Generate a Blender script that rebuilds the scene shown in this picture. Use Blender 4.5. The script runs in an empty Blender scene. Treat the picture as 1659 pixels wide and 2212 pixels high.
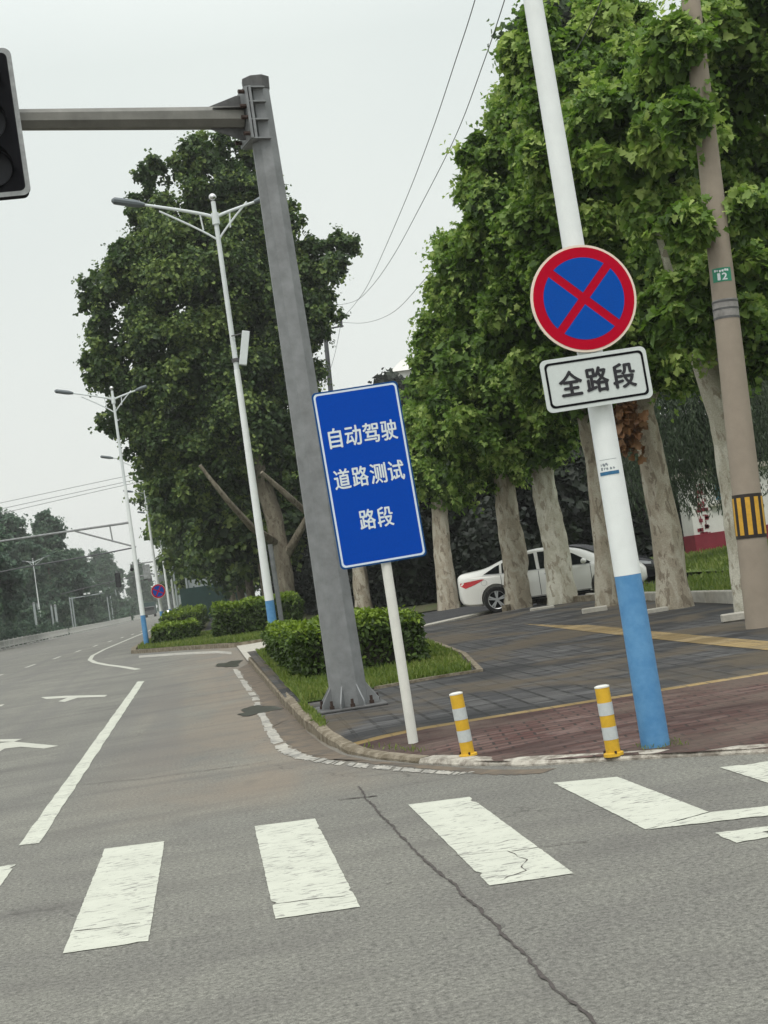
import bpy, math, random
import numpy as np
from mathutils import Vector, Matrix
from mathutils.geometry import tessellate_polygon

S = bpy.context.scene
C = S.collection
R = math.radians
# ------------------------------------------------------------------ camera, world, sun, exposure
FPX, EYE, CX, CY = 3066.0, 1.55, 829.5, 1106.0          # focal length in pixels of a 1659 x 2212 picture
ROLL = math.atan(.145)
_u = np.array([math.cos(ROLL), -math.sin(ROLL)]); _v = np.array([math.sin(ROLL), math.cos(ROLL)])
_d = np.array([440 - CX, 1300 - CY])
PITCH = math.atan(_d @ _v / FPX)
YAW = math.atan(-(_d @ _u) / math.hypot(FPX, _d @ _v))
FW = np.array([math.sin(YAW) * math.cos(PITCH), math.cos(YAW) * math.cos(PITCH), math.sin(PITCH)])
RT = np.array([math.cos(YAW), -math.sin(YAW), 0.0])
UP = np.cross(RT, FW)
cam = bpy.data.cameras.new('camera')
cam.sensor_fit = 'HORIZONTAL'; cam.sensor_width = 36.0; cam.lens = FPX / 1659 * 36
cam.clip_start = .1; cam.clip_end = 6000
co = bpy.data.objects.new('camera', cam); C.objects.link(co)
xc = RT * math.cos(ROLL) - UP * math.sin(ROLL); yc = RT * math.sin(ROLL) + UP * math.cos(ROLL)
co.matrix_world = Matrix(((xc[0], yc[0], -FW[0], 0), (xc[1], yc[1], -FW[1], 0), (xc[2], yc[2], -FW[2], EYE), (0, 0, 0, 1)))
S.camera = co

SUN_EL, SUN_AZ = R(58), R(205)          # azimuth clockwise from +Y; the sun is behind the camera to the left
W = bpy.data.worlds.new('World'); S.world = W; W.use_nodes = True
nt = W.node_tree; nt.nodes.clear()
wo = nt.nodes.new('ShaderNodeOutputWorld'); bg = nt.nodes.new('ShaderNodeBackground')
sky = nt.nodes.new('ShaderNodeTexSky'); sky.sky_type = 'NISHITA'; sky.sun_disc = False
sky.sun_elevation = SUN_EL; sky.sun_rotation = SUN_AZ; sky.dust_density = 6; sky.air_density = 1.5
tc = nt.nodes.new('ShaderNodeTexCoord'); sep = nt.nodes.new('ShaderNodeSeparateXYZ')
ramp = nt.nodes.new('ShaderNodeValToRGB')   # overcast cloud: bright veil, brighter overhead
ramp.color_ramp.elements[0].position = 0.0; ramp.color_ramp.elements[0].color = (.83, .85, .815, 1)
ramp.color_ramp.elements[1].position = 1.0; ramp.color_ramp.elements[1].color = (1.75, 1.8, 1.78, 1)
e = ramp.color_ramp.elements.new(.36); e.color = (.78, .835, .805, 1)
e = ramp.color_ramp.elements.new(.60); e.color = (1.2, 1.26, 1.24, 1)
mixa = nt.nodes.new('ShaderNodeMix'); mixa.data_type = 'RGBA'; mixa.blend_type = 'ADD'
mixa.inputs[0].default_value = .008
nt.links.new(tc.outputs['Generated'], sep.inputs[0]); nt.links.new(sep.outputs['Z'], ramp.inputs[0])
cn = nt.nodes.new('ShaderNodeTexNoise'); cn.inputs['Scale'].default_value = 3.2; cn.inputs['Detail'].default_value = 5; cn.inputs['Roughness'].default_value = .5
cr = nt.nodes.new('ShaderNodeValToRGB'); cr.color_ramp.elements[0].position = .3; cr.color_ramp.elements[0].color = (.965, .968, .972, 1); cr.color_ramp.elements[1].position = .7; cr.color_ramp.elements[1].color = (1.03, 1.025, 1.02, 1)
cm = nt.nodes.new('ShaderNodeMix'); cm.data_type = 'RGBA'; cm.blend_type = 'MULTIPLY'; cm.inputs[0].default_value = 1
nt.links.new(tc.outputs['Generated'], cn.inputs['Vector']); nt.links.new(cn.outputs['Fac'], cr.inputs[0]); nt.links.new(ramp.outputs[0], cm.inputs[6]); nt.links.new(cr.outputs[0], cm.inputs[7])
nt.links.new(cm.outputs[2], mixa.inputs[6]); nt.links.new(sky.outputs[0], mixa.inputs[7])
nt.links.new(mixa.outputs[2], bg.inputs[0]); bg.inputs[1].default_value = 1.0
nt.links.new(bg.outputs[0], wo.inputs[0])
sun = bpy.data.lights.new('sun', 'SUN'); sun.energy = 1.3; sun.angle = R(20); sun.color = (1, .96, .9)
so = bpy.data.objects.new('sun', sun); C.objects.link(so)
sd = Vector((math.sin(SUN_AZ) * math.cos(SUN_EL), math.cos(SUN_AZ) * math.cos(SUN_EL), math.sin(SUN_EL)))
so.rotation_euler = sd.to_track_quat('Z', 'Y').to_euler(); so.location = (0, 0, 40)
S.view_settings.view_transform = 'Standard'; S.view_settings.look = 'None'
S.view_settings.exposure = 0.0; S.view_settings.gamma = 1.0; S.view_settings.use_curve_mapping = False
S.cycles.max_bounces = 6; S.cycles.transparent_max_bounces = 8; S.cycles.volume_bounces = 0

# ------------------------------------------------------------------ helpers
def ray(x, y):
    d = np.array([x - CX, y - CY]); return FW + RT * (d @ _u) / FPX - UP * (d @ _v) / FPX
def G(x, y, z=0.0):                 # picture point -> place on the level z
    r = ray(x, y); return np.array([0, 0, EYE]) + r * (z - EYE) / r[2]
def AT(x, y, Y):                    # picture point -> place at the distance Y along the road
    r = ray(x, y); return np.array([0, 0, EYE]) + r * Y / r[1]
def px_m(Y):                        # picture pixels per metre there
    return FPX / Y * .985

class MB:
    def __init__(s): s.v = []; s.f = []
    def add(s, vs, fs):
        n = len(s.v); s.v += [tuple(float(c) for c in p) for p in vs]; s.f += [tuple(i + n for i in f) for f in fs]; return s
    def box(s, c, d, M=None, bev=0.0):
        x, y, z = d[0] / 2, d[1] / 2, d[2] / 2
        if bev <= 0:
            vs = [Vector((a * x, b * y, e * z)) for a in (-1, 1) for b in (-1, 1) for e in (-1, 1)]
            fs = [(0, 1, 3, 2), (4, 6, 7, 5), (0, 4, 5, 1), (2, 3, 7, 6), (0, 2, 6, 4), (1, 5, 7, 3)]
        else:
            b_ = bev; vs = []; fs = []
            ring = [(-x + b_, -y), (x - b_, -y), (x, -y + b_), (x, y - b_), (x - b_, y), (-x + b_, y), (-x, y - b_), (-x, -y + b_)]
            def sc(k, zz): return [Vector((p[0] * k[0], p[1] * k[1], zz)) for p in ring]
            k = ((x - b_) / x, (y - b_) / y)
            for r_ in (sc(k, -z), sc((1, 1), -z + b_), sc((1, 1), z - b_), sc(k, z)): vs += r_
            for j in range(3):
                for i in range(8): fs.append((j * 8 + i, j * 8 + (i + 1) % 8, j * 8 + 8 + (i + 1) % 8, j * 8 + 8 + i))
            fs += [tuple(range(7, -1, -1)), tuple(range(24, 32))]
        c = Vector(c)
        return s.add([c + (M @ p if M else p) for p in vs], fs)
    def tube(s, pts, rs, n=12, caps=True):
        pts = [Vector(p) for p in pts]
        if not hasattr(rs, '__len__'): rs = [rs] * len(pts)
        vs = []; fs = []
        t0 = (pts[1] - pts[0]).normalized()
        a = t0.orthogonal().normalized() if abs(t0.z) < .9 else (Vector((1, 0, 0)) - t0 * t0.x).normalized()
        for i, p in enumerate(pts):
            t = (pts[min(i + 1, len(pts) - 1)] - pts[max(i - 1, 0)]).normalized()
            a = (a - t * a.dot(t)).normalized(); b = t.cross(a)
            for k in range(n):
                w = 2 * math.pi * (k + .5) / n
                vs.append(p + (a * math.cos(w) + b * math.sin(w)) * rs[i])
        for i in range(len(pts) - 1):
            for k in range(n):
                fs.append((i * n + k, i * n + (k + 1) % n, (i + 1) * n + (k + 1) % n, (i + 1) * n + k))
        if caps: fs += [tuple(range(n - 1, -1, -1)), tuple(range((len(pts) - 1) * n, len(pts) * n))]
        return s.add(vs, fs)
    def poly(s, pts):                # flat concave-safe polygon
        pts = [Vector(p) for p in pts]
        return s.add(pts, [tuple(t) for t in tessellate_polygon([pts])])
    def prism(s, pts, h):            # extrude a polygon by the vector h
        pts = [Vector(p) for p in pts]; h = Vector(h); n = len(pts)
        tr = [tuple(t) for t in tessellate_polygon([pts])]
        return s.add(pts + [p + h for p in pts], tr + [tuple(i + n for i in reversed(t)) for t in tr] +
                     [(i, (i + 1) % n, (i + 1) % n + n, i + n) for i in range(n)])
    def strip(s, A, B):              # ribbon between two polylines
        n = len(A); return s.add(list(A) + list(B), [(i, n + i, n + i + 1, i + 1) for i in range(n - 1)])
    def sphere(s, c, r, n=10, m=6, sz=(1, 1, 1)):
        vs = []; fs = []
        for j in range(m + 1):
            th = math.pi * j / m
            for k in range(n):
                w = 2 * math.pi * k / n
                vs.append((c[0] + r * sz[0] * math.sin(th) * math.cos(w), c[1] + r * sz[1] * math.sin(th) * math.sin(w), c[2] - r * sz[2] * math.cos(th)))
        for j in range(m):
            for k in range(n): fs.append((j * n + k, j * n + (k + 1) % n, (j + 1) * n + (k + 1) % n, (j + 1) * n + k))
        return s.add(vs, fs)
    def build(s, name, mat, parent=None, smooth=False, fix=True):
        o0 = Vector((0, 0, 0)); p = parent
        while p is not None: o0 += p.location; p = p.parent
        me = bpy.data.meshes.new(name)
        me.from_pydata([tuple(Vector(q) - o0) for q in s.v], [], s.f)
        me.materials.append(mat); me.validate()
        if fix:
            import bmesh
            bm = bmesh.new(); bm.from_mesh(me); bmesh.ops.recalc_face_normals(bm, faces=bm.faces[:]); bm.to_mesh(me); bm.free()
        if smooth:
            me.polygons.foreach_set('use_smooth', [True] * len(me.polygons))
            try: me.set_sharp_from_angle(angle=R(38))
            except Exception: pass
        o = bpy.data.objects.new(name, me); C.objects.link(o); o.parent = parent
        return o

def tag(o, label, cat, group=None):
    o['label'] = label; o['category'] = cat
    if group: o['group'] = group
    return o
def thing(name, loc, label, cat, group=None):
    o = bpy.data.objects.new(name, None); C.objects.link(o); o.location = tuple(float(c) for c in loc); o.empty_display_size = .2
    return tag(o, label, cat, group)
def struct(o, kind='structure'): o['kind'] = kind; return o
def copy_tree(o, parent=None):
    c = o.copy(); C.objects.link(c); c.parent = parent
    for ch in list(o.children): copy_tree(ch, c)
    return c
def dup(o, loc, label, group=None, rz=0.0, sc=1.0):
    c = copy_tree(o); c.location = tuple(float(q) for q in loc); c.rotation_euler.z = rz; c.scale = (sc,) * 3
    c['label'] = label
    if group: c['group'] = group
    return c

# ------------------------------------------------------------------ materials
def mat(name, col, rough=.6, metal=0.0, var=.15, scale=6.0, bump=0.0, bscale=40.0, spec=.4, col2=None, thr=(.45, .62), detail=6.0):
    """principled; two noise layers vary the colour, col2 gives patches"""
    m = bpy.data.materials.new(name); m.use_nodes = True; t = m.node_tree; b = t.nodes['Principled BSDF']
    b.inputs['Roughness'].default_value = rough; b.inputs['Metallic'].default_value = metal
    b.inputs['Specular IOR Level'].default_value = spec
    tcn = t.nodes.new('ShaderNodeTexCoord')
    n = t.nodes.new('ShaderNodeTexNoise'); n.inputs['Scale'].default_value = scale; n.inputs['Detail'].default_value = detail; n.inputs['Roughness'].default_value = .65
    t.links.new(tcn.outputs['Object'], n.inputs['Vector'])
    r = t.nodes.new('ShaderNodeValToRGB')
    c2 = col2 or tuple(c * (1 + var) for c in col)
    c1 = tuple(c * (1 - var) for c in col) if not col2 else col
    r.color_ramp.elements[0].position, r.color_ramp.elements[1].position = thr if col2 else (.3, .7)
    r.color_ramp.elements[0].color = (*c1, 1); r.color_ramp.elements[1].color = (*c2, 1)
    t.links.new(n.outputs['Fac'], r.inputs[0]); t.links.new(r.outputs[0], b.inputs['Base Color'])
    if bump:
        n2 = t.nodes.new('ShaderNodeTexNoise'); n2.inputs['Scale'].default_value = bscale; n2.inputs['Detail'].default_value = 4
        t.links.new(tcn.outputs['Object'], n2.inputs['Vector'])
        bp = t.nodes.new('ShaderNodeBump'); bp.inputs['Strength'].default_value = bump; bp.inputs['Distance'].default_value = .02
        t.links.new(n2.outputs['Fac'], bp.inputs['Height']); t.links.new(bp.outputs[0], b.inputs['Normal'])
    return m

def N(t, kind, **kw):
    n = t.nodes.new('ShaderNode' + kind)
    for k, v_ in kw.items():
        if k.startswith('i_'): n.inputs[k[2:].replace('_', ' ')].default_value = v_
        else: setattr(n, k, v_)
    return n
def RAMP(t, src, *stops):
    r = t.nodes.new('ShaderNodeValToRGB'); el = r.color_ramp.elements
    while len(el) < len(stops): el.new(.5)
    for q, (p, c) in zip(el, stops): q.position = p; q.color = (c, c, c, 1) if not hasattr(c, '__len__') else (*c, 1)
    t.links.new(src, r.inputs[0]); return r.outputs[0]
def MIX(t, fac, a, b, mode='MIX'):
    n = t.nodes.new('ShaderNodeMix'); n.data_type = 'RGBA'; n.blend_type = mode
    for i, q in ((0, fac), (6, a), (7, b)):
        if hasattr(q, 'is_linked'): t.links.new(q, n.inputs[i])
        else: n.inputs[i].default_value = q if i == 0 else (*q, 1)
    return n.outputs[2]
def MATH(t, op, a, b=0.0, clamp=False):
    n = t.nodes.new('ShaderNodeMath'); n.operation = op; n.use_clamp = clamp
    for i, q in enumerate((a, b)):
        if hasattr(q, 'is_linked'): t.links.new(q, n.inputs[i])
        else: n.inputs[i].default_value = q
    return n.outputs[0]
def newmat(name, rough=.8, spec=.3):
    m = bpy.data.materials.new(name); m.use_nodes = True; t = m.node_tree; b = t.nodes['Principled BSDF']
    b.inputs['Roughness'].default_value = rough; b.inputs['Specular IOR Level'].default_value = spec
    geo = t.nodes.new('ShaderNodeNewGeometry')
    return m, t, b, geo.outputs['Position']
def NOISE(t, pos, scale, detail=5, rough=.6, dist=0.0, stretch=None):
    if stretch:
        mp = t.nodes.new('ShaderNodeMapping'); mp.inputs['Scale'].default_value = stretch; t.links.new(pos, mp.inputs[0]); pos = mp.outputs[0]
    n = N(t, 'TexNoise', i_Scale=scale, i_Detail=detail, i_Roughness=rough, i_Distortion=dist)
    t.links.new(pos, n.inputs['Vector']); return n.outputs['Fac']
def BUMP(t, b, h, st, dist=.01):
    bp = N(t, 'Bump', i_Strength=st, i_Distance=dist); t.links.new(h, bp.inputs['Height']); t.links.new(bp.outputs[0], b.inputs['Normal'])

def asphalt_mat():
    m, t, b, P = newmat('asphalt', .82, .25)
    big = NOISE(t, P, .35, 4, .6, .4); mid = NOISE(t, P, 2.2, 6, .7); fine = NOISE(t, P, 38, 4, .85); grit = NOISE(t, P, 160, 2, .8)
    c = MIX(t, RAMP(t, big, (.35, 0), (.68, 1)), (.148, .145, .130), (.200, .197, .170))
    c = MIX(t, RAMP(t, mid, (.42, 0), (.75, .5)), c, (.12, .114, .107))
    vor = N(t, 'TexVoronoi', i_Scale=95.0); t.links.new(P, vor.inputs['Vector'])
    c = MIX(t, 1.0, c, RAMP(t, fine, (.3, .35), (.5, 1.0), (.7, 1.75)), 'MULTIPLY')
    c = MIX(t, 1.0, c, RAMP(t, grit, (.3, .6), (.5, 1.0), (.7, 1.42)), 'MULTIPLY')
    c = MIX(t, RAMP(t, vor.outputs['Distance'], (.0, .55), (.09, .25), (.16, 0)), c, (.36, .35, .32))
    # dust and silt that gathers along the gutter and round the corner
    sx = N(t, 'SeparateXYZ'); t.links.new(P, sx.inputs[0])
    near = MATH(t, 'SUBTRACT', 1.0, MATH(t, 'MULTIPLY', MATH(t, 'ABSOLUTE', MATH(t, 'SUBTRACT', sx.outputs[0], .35)), .55), True)
    yy = MATH(t, 'MULTIPLY', MATH(t, 'SUBTRACT', sx.outputs[1], 10.2), .7, True)
    dirt = MATH(t, 'MULTIPLY', MATH(t, 'MULTIPLY', near, yy), RAMP(t, NOISE(t, P, .9, 6, .65, .6, (1, .45, 1)), (.30, 0), (.56, 1)))
    c = MIX(t, MATH(t, 'MULTIPLY', dirt, .75), c, (.222, .182, .140))
    # faint tyre-dark bands across the side street
    band = RAMP(t, NOISE(t, P, .8, 5, .6, .3, (.35, 2.4, 1)), (.5, 0), (.72, 1))
    c = MIX(t, MATH(t, 'MULTIPLY', band, .5), c, (.10, .094, .088))
    wv = N(t, 'VectorMath', operation='ADD'); nv = N(t, 'TexNoise', i_Scale=3.0, i_Detail=6.0); t.links.new(P, nv.inputs['Vector'])
    sc = N(t, 'VectorMath', operation='SCALE'); sc.inputs['Scale'].default_value = .45; t.links.new(nv.outputs['Color'], sc.inputs[0]); t.links.new(P, wv.inputs[0]); t.links.new(sc.outputs[0], wv.inputs[1])
    ve = N(t, 'TexVoronoi', feature='DISTANCE_TO_EDGE', i_Scale=.42); t.links.new(wv.outputs[0], ve.inputs['Vector'])
    hair = MATH(t, 'MULTIPLY', RAMP(t, ve.outputs['Distance'], (.0, 1), (.0045, 0)), RAMP(t, NOISE(t, P, .5, 3), (.5, 0), (.58, 1)))
    c = MIX(t, MATH(t, 'MULTIPLY', hair, .6), c, (.05, .046, .043))
    oil = RAMP(t, NOISE(t, P, 1.3, 3, .5, .2, (1, .5, 1)), (.66, 0), (.78, .55))
    c = MIX(t, oil, c, (.085, .08, .076))
    spot = RAMP(t, NOISE(t, P, 9, 2, .5), (.72, 0), (.76, .6)); c = MIX(t, spot, c, (.07, .064, .058))
    lane = MATH(t, 'MULTIPLY', RAMP(t, NOISE(t, P, 1.0, 3, .5, 0, (1.2, .03, 1)), (.5, 0), (.62, .4)), MATH(t, 'MULTIPLY', MATH(t, 'SUBTRACT', sx.outputs[1], 12.0), .2, True))
    c = MIX(t, lane, c, (.135, .13, .125))
    t.links.new(c, b.inputs['Base Color'])
    BUMP(t, b, MIX(t, .5, fine, grit), .5, .008)
    return m
def paint_mat(name, wear=.38, col=(.53, .54, .465), sc=13, pw=.85):
    m, t, b, P = newmat(name, .7, .3)
    w1 = NOISE(t, P, sc, 5, .68, .7, (.8, 2.6, 1)); w2 = NOISE(t, P, 70, 3, .8); w3 = NOISE(t, P, 1.4, 3)
    c = MIX(t, RAMP(t, NOISE(t, P, 4, 5), (.35, 0), (.7, 1)), col, tuple(q * .88 for q in col))
    a = MATH(t, 'ADD', w1, MATH(t, 'MULTIPLY', MATH(t, 'SUBTRACT', w3, .5), .25))
    worn = RAMP(t, a, (wear - .05, 1), (wear + .012, 0))
    c = MIX(t, MATH(t, 'MULTIPLY', worn, pw), c, (.19, .185, .17))
    c = MIX(t, RAMP(t, w2, (.2, .55), (.36, 0)), c, (.3, .29, .26))
    t.links.new(c, b.inputs['Base Color']); BUMP(t, b, w2, .3, .006)
    return m
def brick_mat(name, cols, mortar, bw, bh, rot=0.0, ms=.02, off=.5, bump=.5, stain=None, squash=1.0):
    m, t, b, P = newmat(name, .8, .3)
    mp = t.nodes.new('ShaderNodeMapping'); mp.inputs['Rotation'].default_value = (0, 0, rot); t.links.new(P, mp.inputs[0])
    wob = NOISE(t, P, 3, 3)
    br = N(t, 'TexBrick', offset=off, i_Scale=1.0, i_Mortar_Size=ms, i_Brick_Width=bw, i_Row_Height=bh, i_Bias=0.0, i_Mortar_Smooth=.2)
    br.inputs['Color1'].default_value = (*cols[0], 1); br.inputs['Color2'].default_value = (*cols[1], 1); br.inputs['Mortar'].default_value = (*mortar, 1)
    t.links.new(mp.outputs[0], br.inputs['Vector'])
    c = br.outputs['Color']
    c = MIX(t, 1.0, c, RAMP(t, NOISE(t, P, 30, 4, .7), (.3, .75), (.7, 1.3)), 'MULTIPLY')
    c = MIX(t, RAMP(t, NOISE(t, P, 1.1, 5, .65, .5, (.5, 1.6, 1)), (.45, 0), (.72, .75)), c, cols[2])
    st_ = NOISE(t, P, 1.6, 6, .7, .8, (.55, 2.6, 1))
    c = MIX(t, RAMP(t, st_, (.50, 0), (.62, .7)), c, tuple(min(1, q * 1.2 + .04) for q in cols[1]))
    c = MIX(t, RAMP(t, st_, (.30, .75), (.43, 0)), c, tuple(q * .45 for q in cols[0]))
    dm = NOISE(t, P, .42, 5, .62, .6, (.7, 1.5, 1)); c = MIX(t, RAMP(t, dm, (.48, 0), (.58, .8)), c, tuple(q * .42 for q in cols[0]))
    if stain: c = MIX(t, RAMP(t, NOISE(t, P, .55, 5, .6, .3), (.47, 0), (.60, .8)), c, stain)
    t.links.new(c, b.inputs['Base Color'])
    BUMP(t, b, MATH(t, 'SUBTRACT', MATH(t, 'MULTIPLY', wob, .3), br.outputs['Fac']), bump, .012)
    return m
def leaf_mat(name, a, b_, c_, trans=.3, rough=.55):
    m = bpy.data.materials.new(name); m.use_nodes = True; t = m.node_tree; b = t.nodes['Principled BSDF']
    b.inputs['Roughness'].default_value = rough; b.inputs['Specular IOR Level'].default_value = .35
    at = N(t, 'Attribute', attribute_name='tint')
    col = t.nodes.new('ShaderNodeValToRGB'); el = col.color_ramp.elements; el.new(.5)
    for q, p, cc in zip(el, (0, .5, 1), (a, b_, c_)): q.position = p; q.color = (*cc, 1)
    t.links.new(at.outputs['Fac'], col.inputs[0])
    t.links.new(col.outputs[0], b.inputs['Base Color'])
    tr = N(t, 'BsdfTranslucent'); hs = N(t, 'HueSaturation', i_Saturation=1.1, i_Value=1.25)
    t.links.new(col.outputs[0], hs.inputs['Color']); t.links.new(hs.outputs[0], tr.inputs[0])
    mx = N(t, 'MixShader'); mx.inputs[0].default_value = trans
    t.links.new(b.outputs[0], mx.inputs[1]); t.links.new(tr.outputs[0], mx.inputs[2])
    t.links.new(mx.outputs[0], t.nodes['Material Output'].inputs[0])
    return m
def bark_mat(name, a, b_, c_):
    m = bpy.data.materials.new(name); m.use_nodes = True; t = m.node_tree; b = t.nodes['Principled BSDF']
    b.inputs['Roughness'].default_value = .9; b.inputs['Specular IOR Level'].default_value = .2
    P = N(t, 'TexCoord').outputs['Object']
    n1 = NOISE(t, P, 3.2, 4, .55, .8, (1, 1, .5)); n2 = NOISE(t, P, 8, 4, .6, .6, (1, 1, .45)); n3 = NOISE(t, P, 50, 3)
    c = MIX(t, RAMP(t, n1, (.44, 0), (.54, 1)), a, b_); c = MIX(t, RAMP(t, n2, (.55, 0), (.61, .85)), c, c_)
    c = MIX(t, 1.0, c, RAMP(t, n3, (.3, .8), (.7, 1.2)), 'MULTIPLY')
    t.links.new(c, b.inputs['Base Color']); BUMP(t, b, n2, .3, .015)
    return m

M = {}
M['asphalt'] = asphalt_mat()
M['dark_asphalt'] = mat('dark_asphalt', (.045, .045, .047), .9, 0, .25, 3, .3, 60, .2)
M['seam'] = mat('seam', (.07, .06, .056), .95, 0, .4, 30)
M['paint'] = paint_mat('road_paint', .43); M['worn_paint'] = paint_mat('worn_paint', .50, (.44, .42, .37), 7, .9)
M['lane_paint'] = paint_mat('lane_paint', .33, (.47, .47, .41))
M['pavers'] = brick_mat('grey_pavers', ((.036, .036, .038), (.066, .064, .063), (.027, .027, .029)), (.014, .013, .012), .5, .25, R(90), .02, .5, .7, (.088, .069, .046))
M['red_bricks'] = brick_mat('red_bricks', ((.074, .029, .024), (.112, .066, .055), (.060, .036, .030)), (.026, .019, .017), .24, .12, R(6), .012, .5, .8, (.105, .078, .062))
M['tactile'] = brick_mat('tactile', ((.36, .245, .085), (.27, .195, .09), (.16, .125, .08)), (.10, .08, .05), .22, .4, 0, .012, 0, .4)
M['tactile_far'] = brick_mat('tactile_far', ((.30, .21, .085), (.23, .17, .08), (.13, .10, .065)), (.10, .08, .05), .4, .22, 0, .012, 0, .4)
M['kerb'] = mat('kerb_stone', (.15, .125, .088), .95, 0, .3, 7, .9, 30, .2, (.27, .235, .18), (.42, .62))
M['rough_edge'] = mat('rough_edge', (.22, .195, .165), .95, 0, .3, 9, .9, 30, .2, (.48, .45, .39), (.42, .6))
M['earth'] = mat('earth', (.095, .08, .055), .95, 0, .4, 2, .5, 20, .1, (.06, .085, .03), (.42, .6))
M['lawn'] = mat('lawn', (.075, .11, .028), .95, 0, .3, 4, .5, 60, .1, (.12, .13, .05), (.5, .7))
M['far_ground'] = mat('far_ground', (.12, .115, .085), .95, 0, .3, .15, 0, 1, .1, (.08, .10, .05), (.45, .6))
M['concrete'] = mat('concrete', (.36, .335, .285), .9, 0, .12, 4, .3, 70, .2)
M['pale_concrete'] = mat('pale_concrete', (.42, .40, .35), .9, 0, .2, 5, .4, 50, .2)
M['utility_concrete'] = mat('utility_concrete', (.30, .255, .205), .9, 0, .1, 3, .25, 120, .2)
M['joint_grey'] = mat('joint_grey', (.235, .225, .215), .8, 0, .3, 9)
M['galv'] = mat('galvanised', (.175, .182, .185), .6, .2, .3, 5, .15, 60, .4, (.245, .255, .26), (.35, .65))
M['galv_dark'] = mat('weathered_steel', (.10, .10, .10), .6, .3, .35, 7, .2, 50, .4)
M['rust'] = mat('rusty_bolt', (.05, .032, .026), .8, .3, .4, 20)
M['arm'] = mat('arm_steel', (.175, .172, .155), .6, .2, .2, 4, .1, 50, .4)
M['white_paint'] = mat('white_paint', (.74, .77, .76), .4, 0, .05, 5, .06, 60, .5)
M['lamp_white'] = mat('lamp_white', (.62, .66, .66), .45, 0, .08, 3)
M['cream_paint'] = mat('cream_paint', (.68, .68, .63), .45, 0, .07, 6, .05, 60, .4)
M['blue_paint'] = mat('blue_paint', (.075, .225, .44), .55, 0, .16, 7, .15, 40, .3, (.11, .28, .50), (.38, .62))
M['blue_base'] = mat('blue_base', (.035, .17, .37), .55, 0, .25, 9, .2, 40, .4)
M['lamp_head'] = mat('lamp_head', (.13, .15, .16), .5, .3, .1)
M['chrome'] = mat('chrome', (.6, .6, .6), .2, .9, .1)
M['sign_blue'] = mat('sign_blue', (.0015, .058, .40), .6, 0, .12, 150, 0, 1, .06)
M['sign_blue_edge'] = mat('sign_blue_edge', (.006, .065, .22), .6, 0, .08, 40, 0, 1, .08)
M['sign_white'] = mat('sign_white', (.62, .70, .80), .5, 0, .05, 30, 0, 1, .3)
M['letter_white'] = mat('letter_white', (.66, .72, .74), .5, 0, .12, 60, 0, 1, .3)
M['sign_red'] = mat('sign_red', (.42, .002, .02), .6, 0, .12, 150, 0, 1, .06)
M['disc_blue'] = mat('disc_blue', (.003, .068, .36), .6, 0, .14, 150, 0, 1, .06)
M['sign_cream'] = mat('sign_cream', (.74, .62, .52), .5, 0, .05)
M['plate_white'] = mat('plate_white', (.56, .60, .585), .5, 0, .04, 30)
M['black'] = mat('black', (.007, .007, .009), .85, 0, .2, 6, 0, 1, .08)
M['letter_black'] = mat('letter_black', (.016, .015, .02), .6, 0, .2)
M['lens'] = mat('lens', (.012, .012, .016), .35, 0, .2, 6, 0, 1, .2)
M['border_grey'] = mat('border_grey', (.27, .28, .28), .6, .2, .3, 9, .1)
M['bollard_yellow'] = mat('bollard_yellow', (.62, .37, .025), .5, 0, .12, 12, .06, 60)
M['bollard_white'] = mat('bollard_white', (.50, .53, .53), .45, 0, .1, 20)
M['green_plate'] = mat('green_plate', (.02, .21, .12), .5, 0, .08)
M['band_yellow'] = mat('band_yellow', (.58, .32, .03), .5, 0, .15, 15)
M['band_black'] = mat('band_black', (.02, .014, .012), .6, 0, .2)
M['ink_grey'] = mat('ink_grey', (.22, .25, .27), .6, 0, .1)
M['sticker_blue'] = mat('sticker_blue', (.03, .13, .25), .5, 0, .25, 50)
M['car_white'] = mat('car_white', (.74, .735, .69), .22, 0, .02, 2, 0, 1, .6)
M['car_black'] = mat('car_black', (.012, .012, .014), .25, 0, .1, 2, 0, 1, .5)
M['car_far'] = mat('car_far', (.60, .60, .58), .3, 0, .05)
M['glass'] = mat('car_glass', (.010, .012, .014), .08, 0, .1, 2, 0, 1, .6)
M['tyre'] = mat('tyre', (.014, .014, .014), .85, 0, .2)
M['rim'] = mat('rim', (.42, .43, .44), .35, .6, .1)
M['tail_red'] = mat('tail_red', (.50, .012, .02), .2, 0, .12, 12, 0, 1, .6)
M['wall_white'] = mat('wall_white', (.62, .61, .58), .8, 0, .08, 2)
M['wall_red'] = mat('wall_red', (.20, .02, .035), .8, 0, .15, 2)
M['window_blue'] = mat('window_blue', (.05, .16, .22), .2, 0, .2)
M['fence_green'] = mat('fence_green', (.022, .055, .05), .85, 0, .25, 1.5)
M['fence_white'] = mat('fence_white', (.52, .52, .49), .6, 0, .15)
M['steel_pale'] = mat('steel_pale', (.33, .37, .37), .5, .1, .1)
M['wire'] = mat('wire', (.09, .095, .10), .6)
M['bark'] = bark_mat('plane_bark', (.42, .385, .31), (.32, .28, .215), (.19, .155, .115))
M['bark_pale'] = bark_mat('pale_bark', (.52, .50, .42), (.40, .375, .30), (.26, .225, .17))
M['bark_mid'] = bark_mat('mid_bark', (.25, .225, .175), (.19, .165, .125), (.115, .095, .07))
M['bark_dark'] = bark_mat('dark_bark', (.15, .125, .095), (.115, .095, .075), (.07, .055, .045))
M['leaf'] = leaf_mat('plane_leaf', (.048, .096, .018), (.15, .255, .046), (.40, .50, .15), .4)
M['leaf_dark'] = leaf_mat('tall_leaf', (.028, .054, .02), (.066, .118, .034), (.25, .33, .09), .3)
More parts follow.
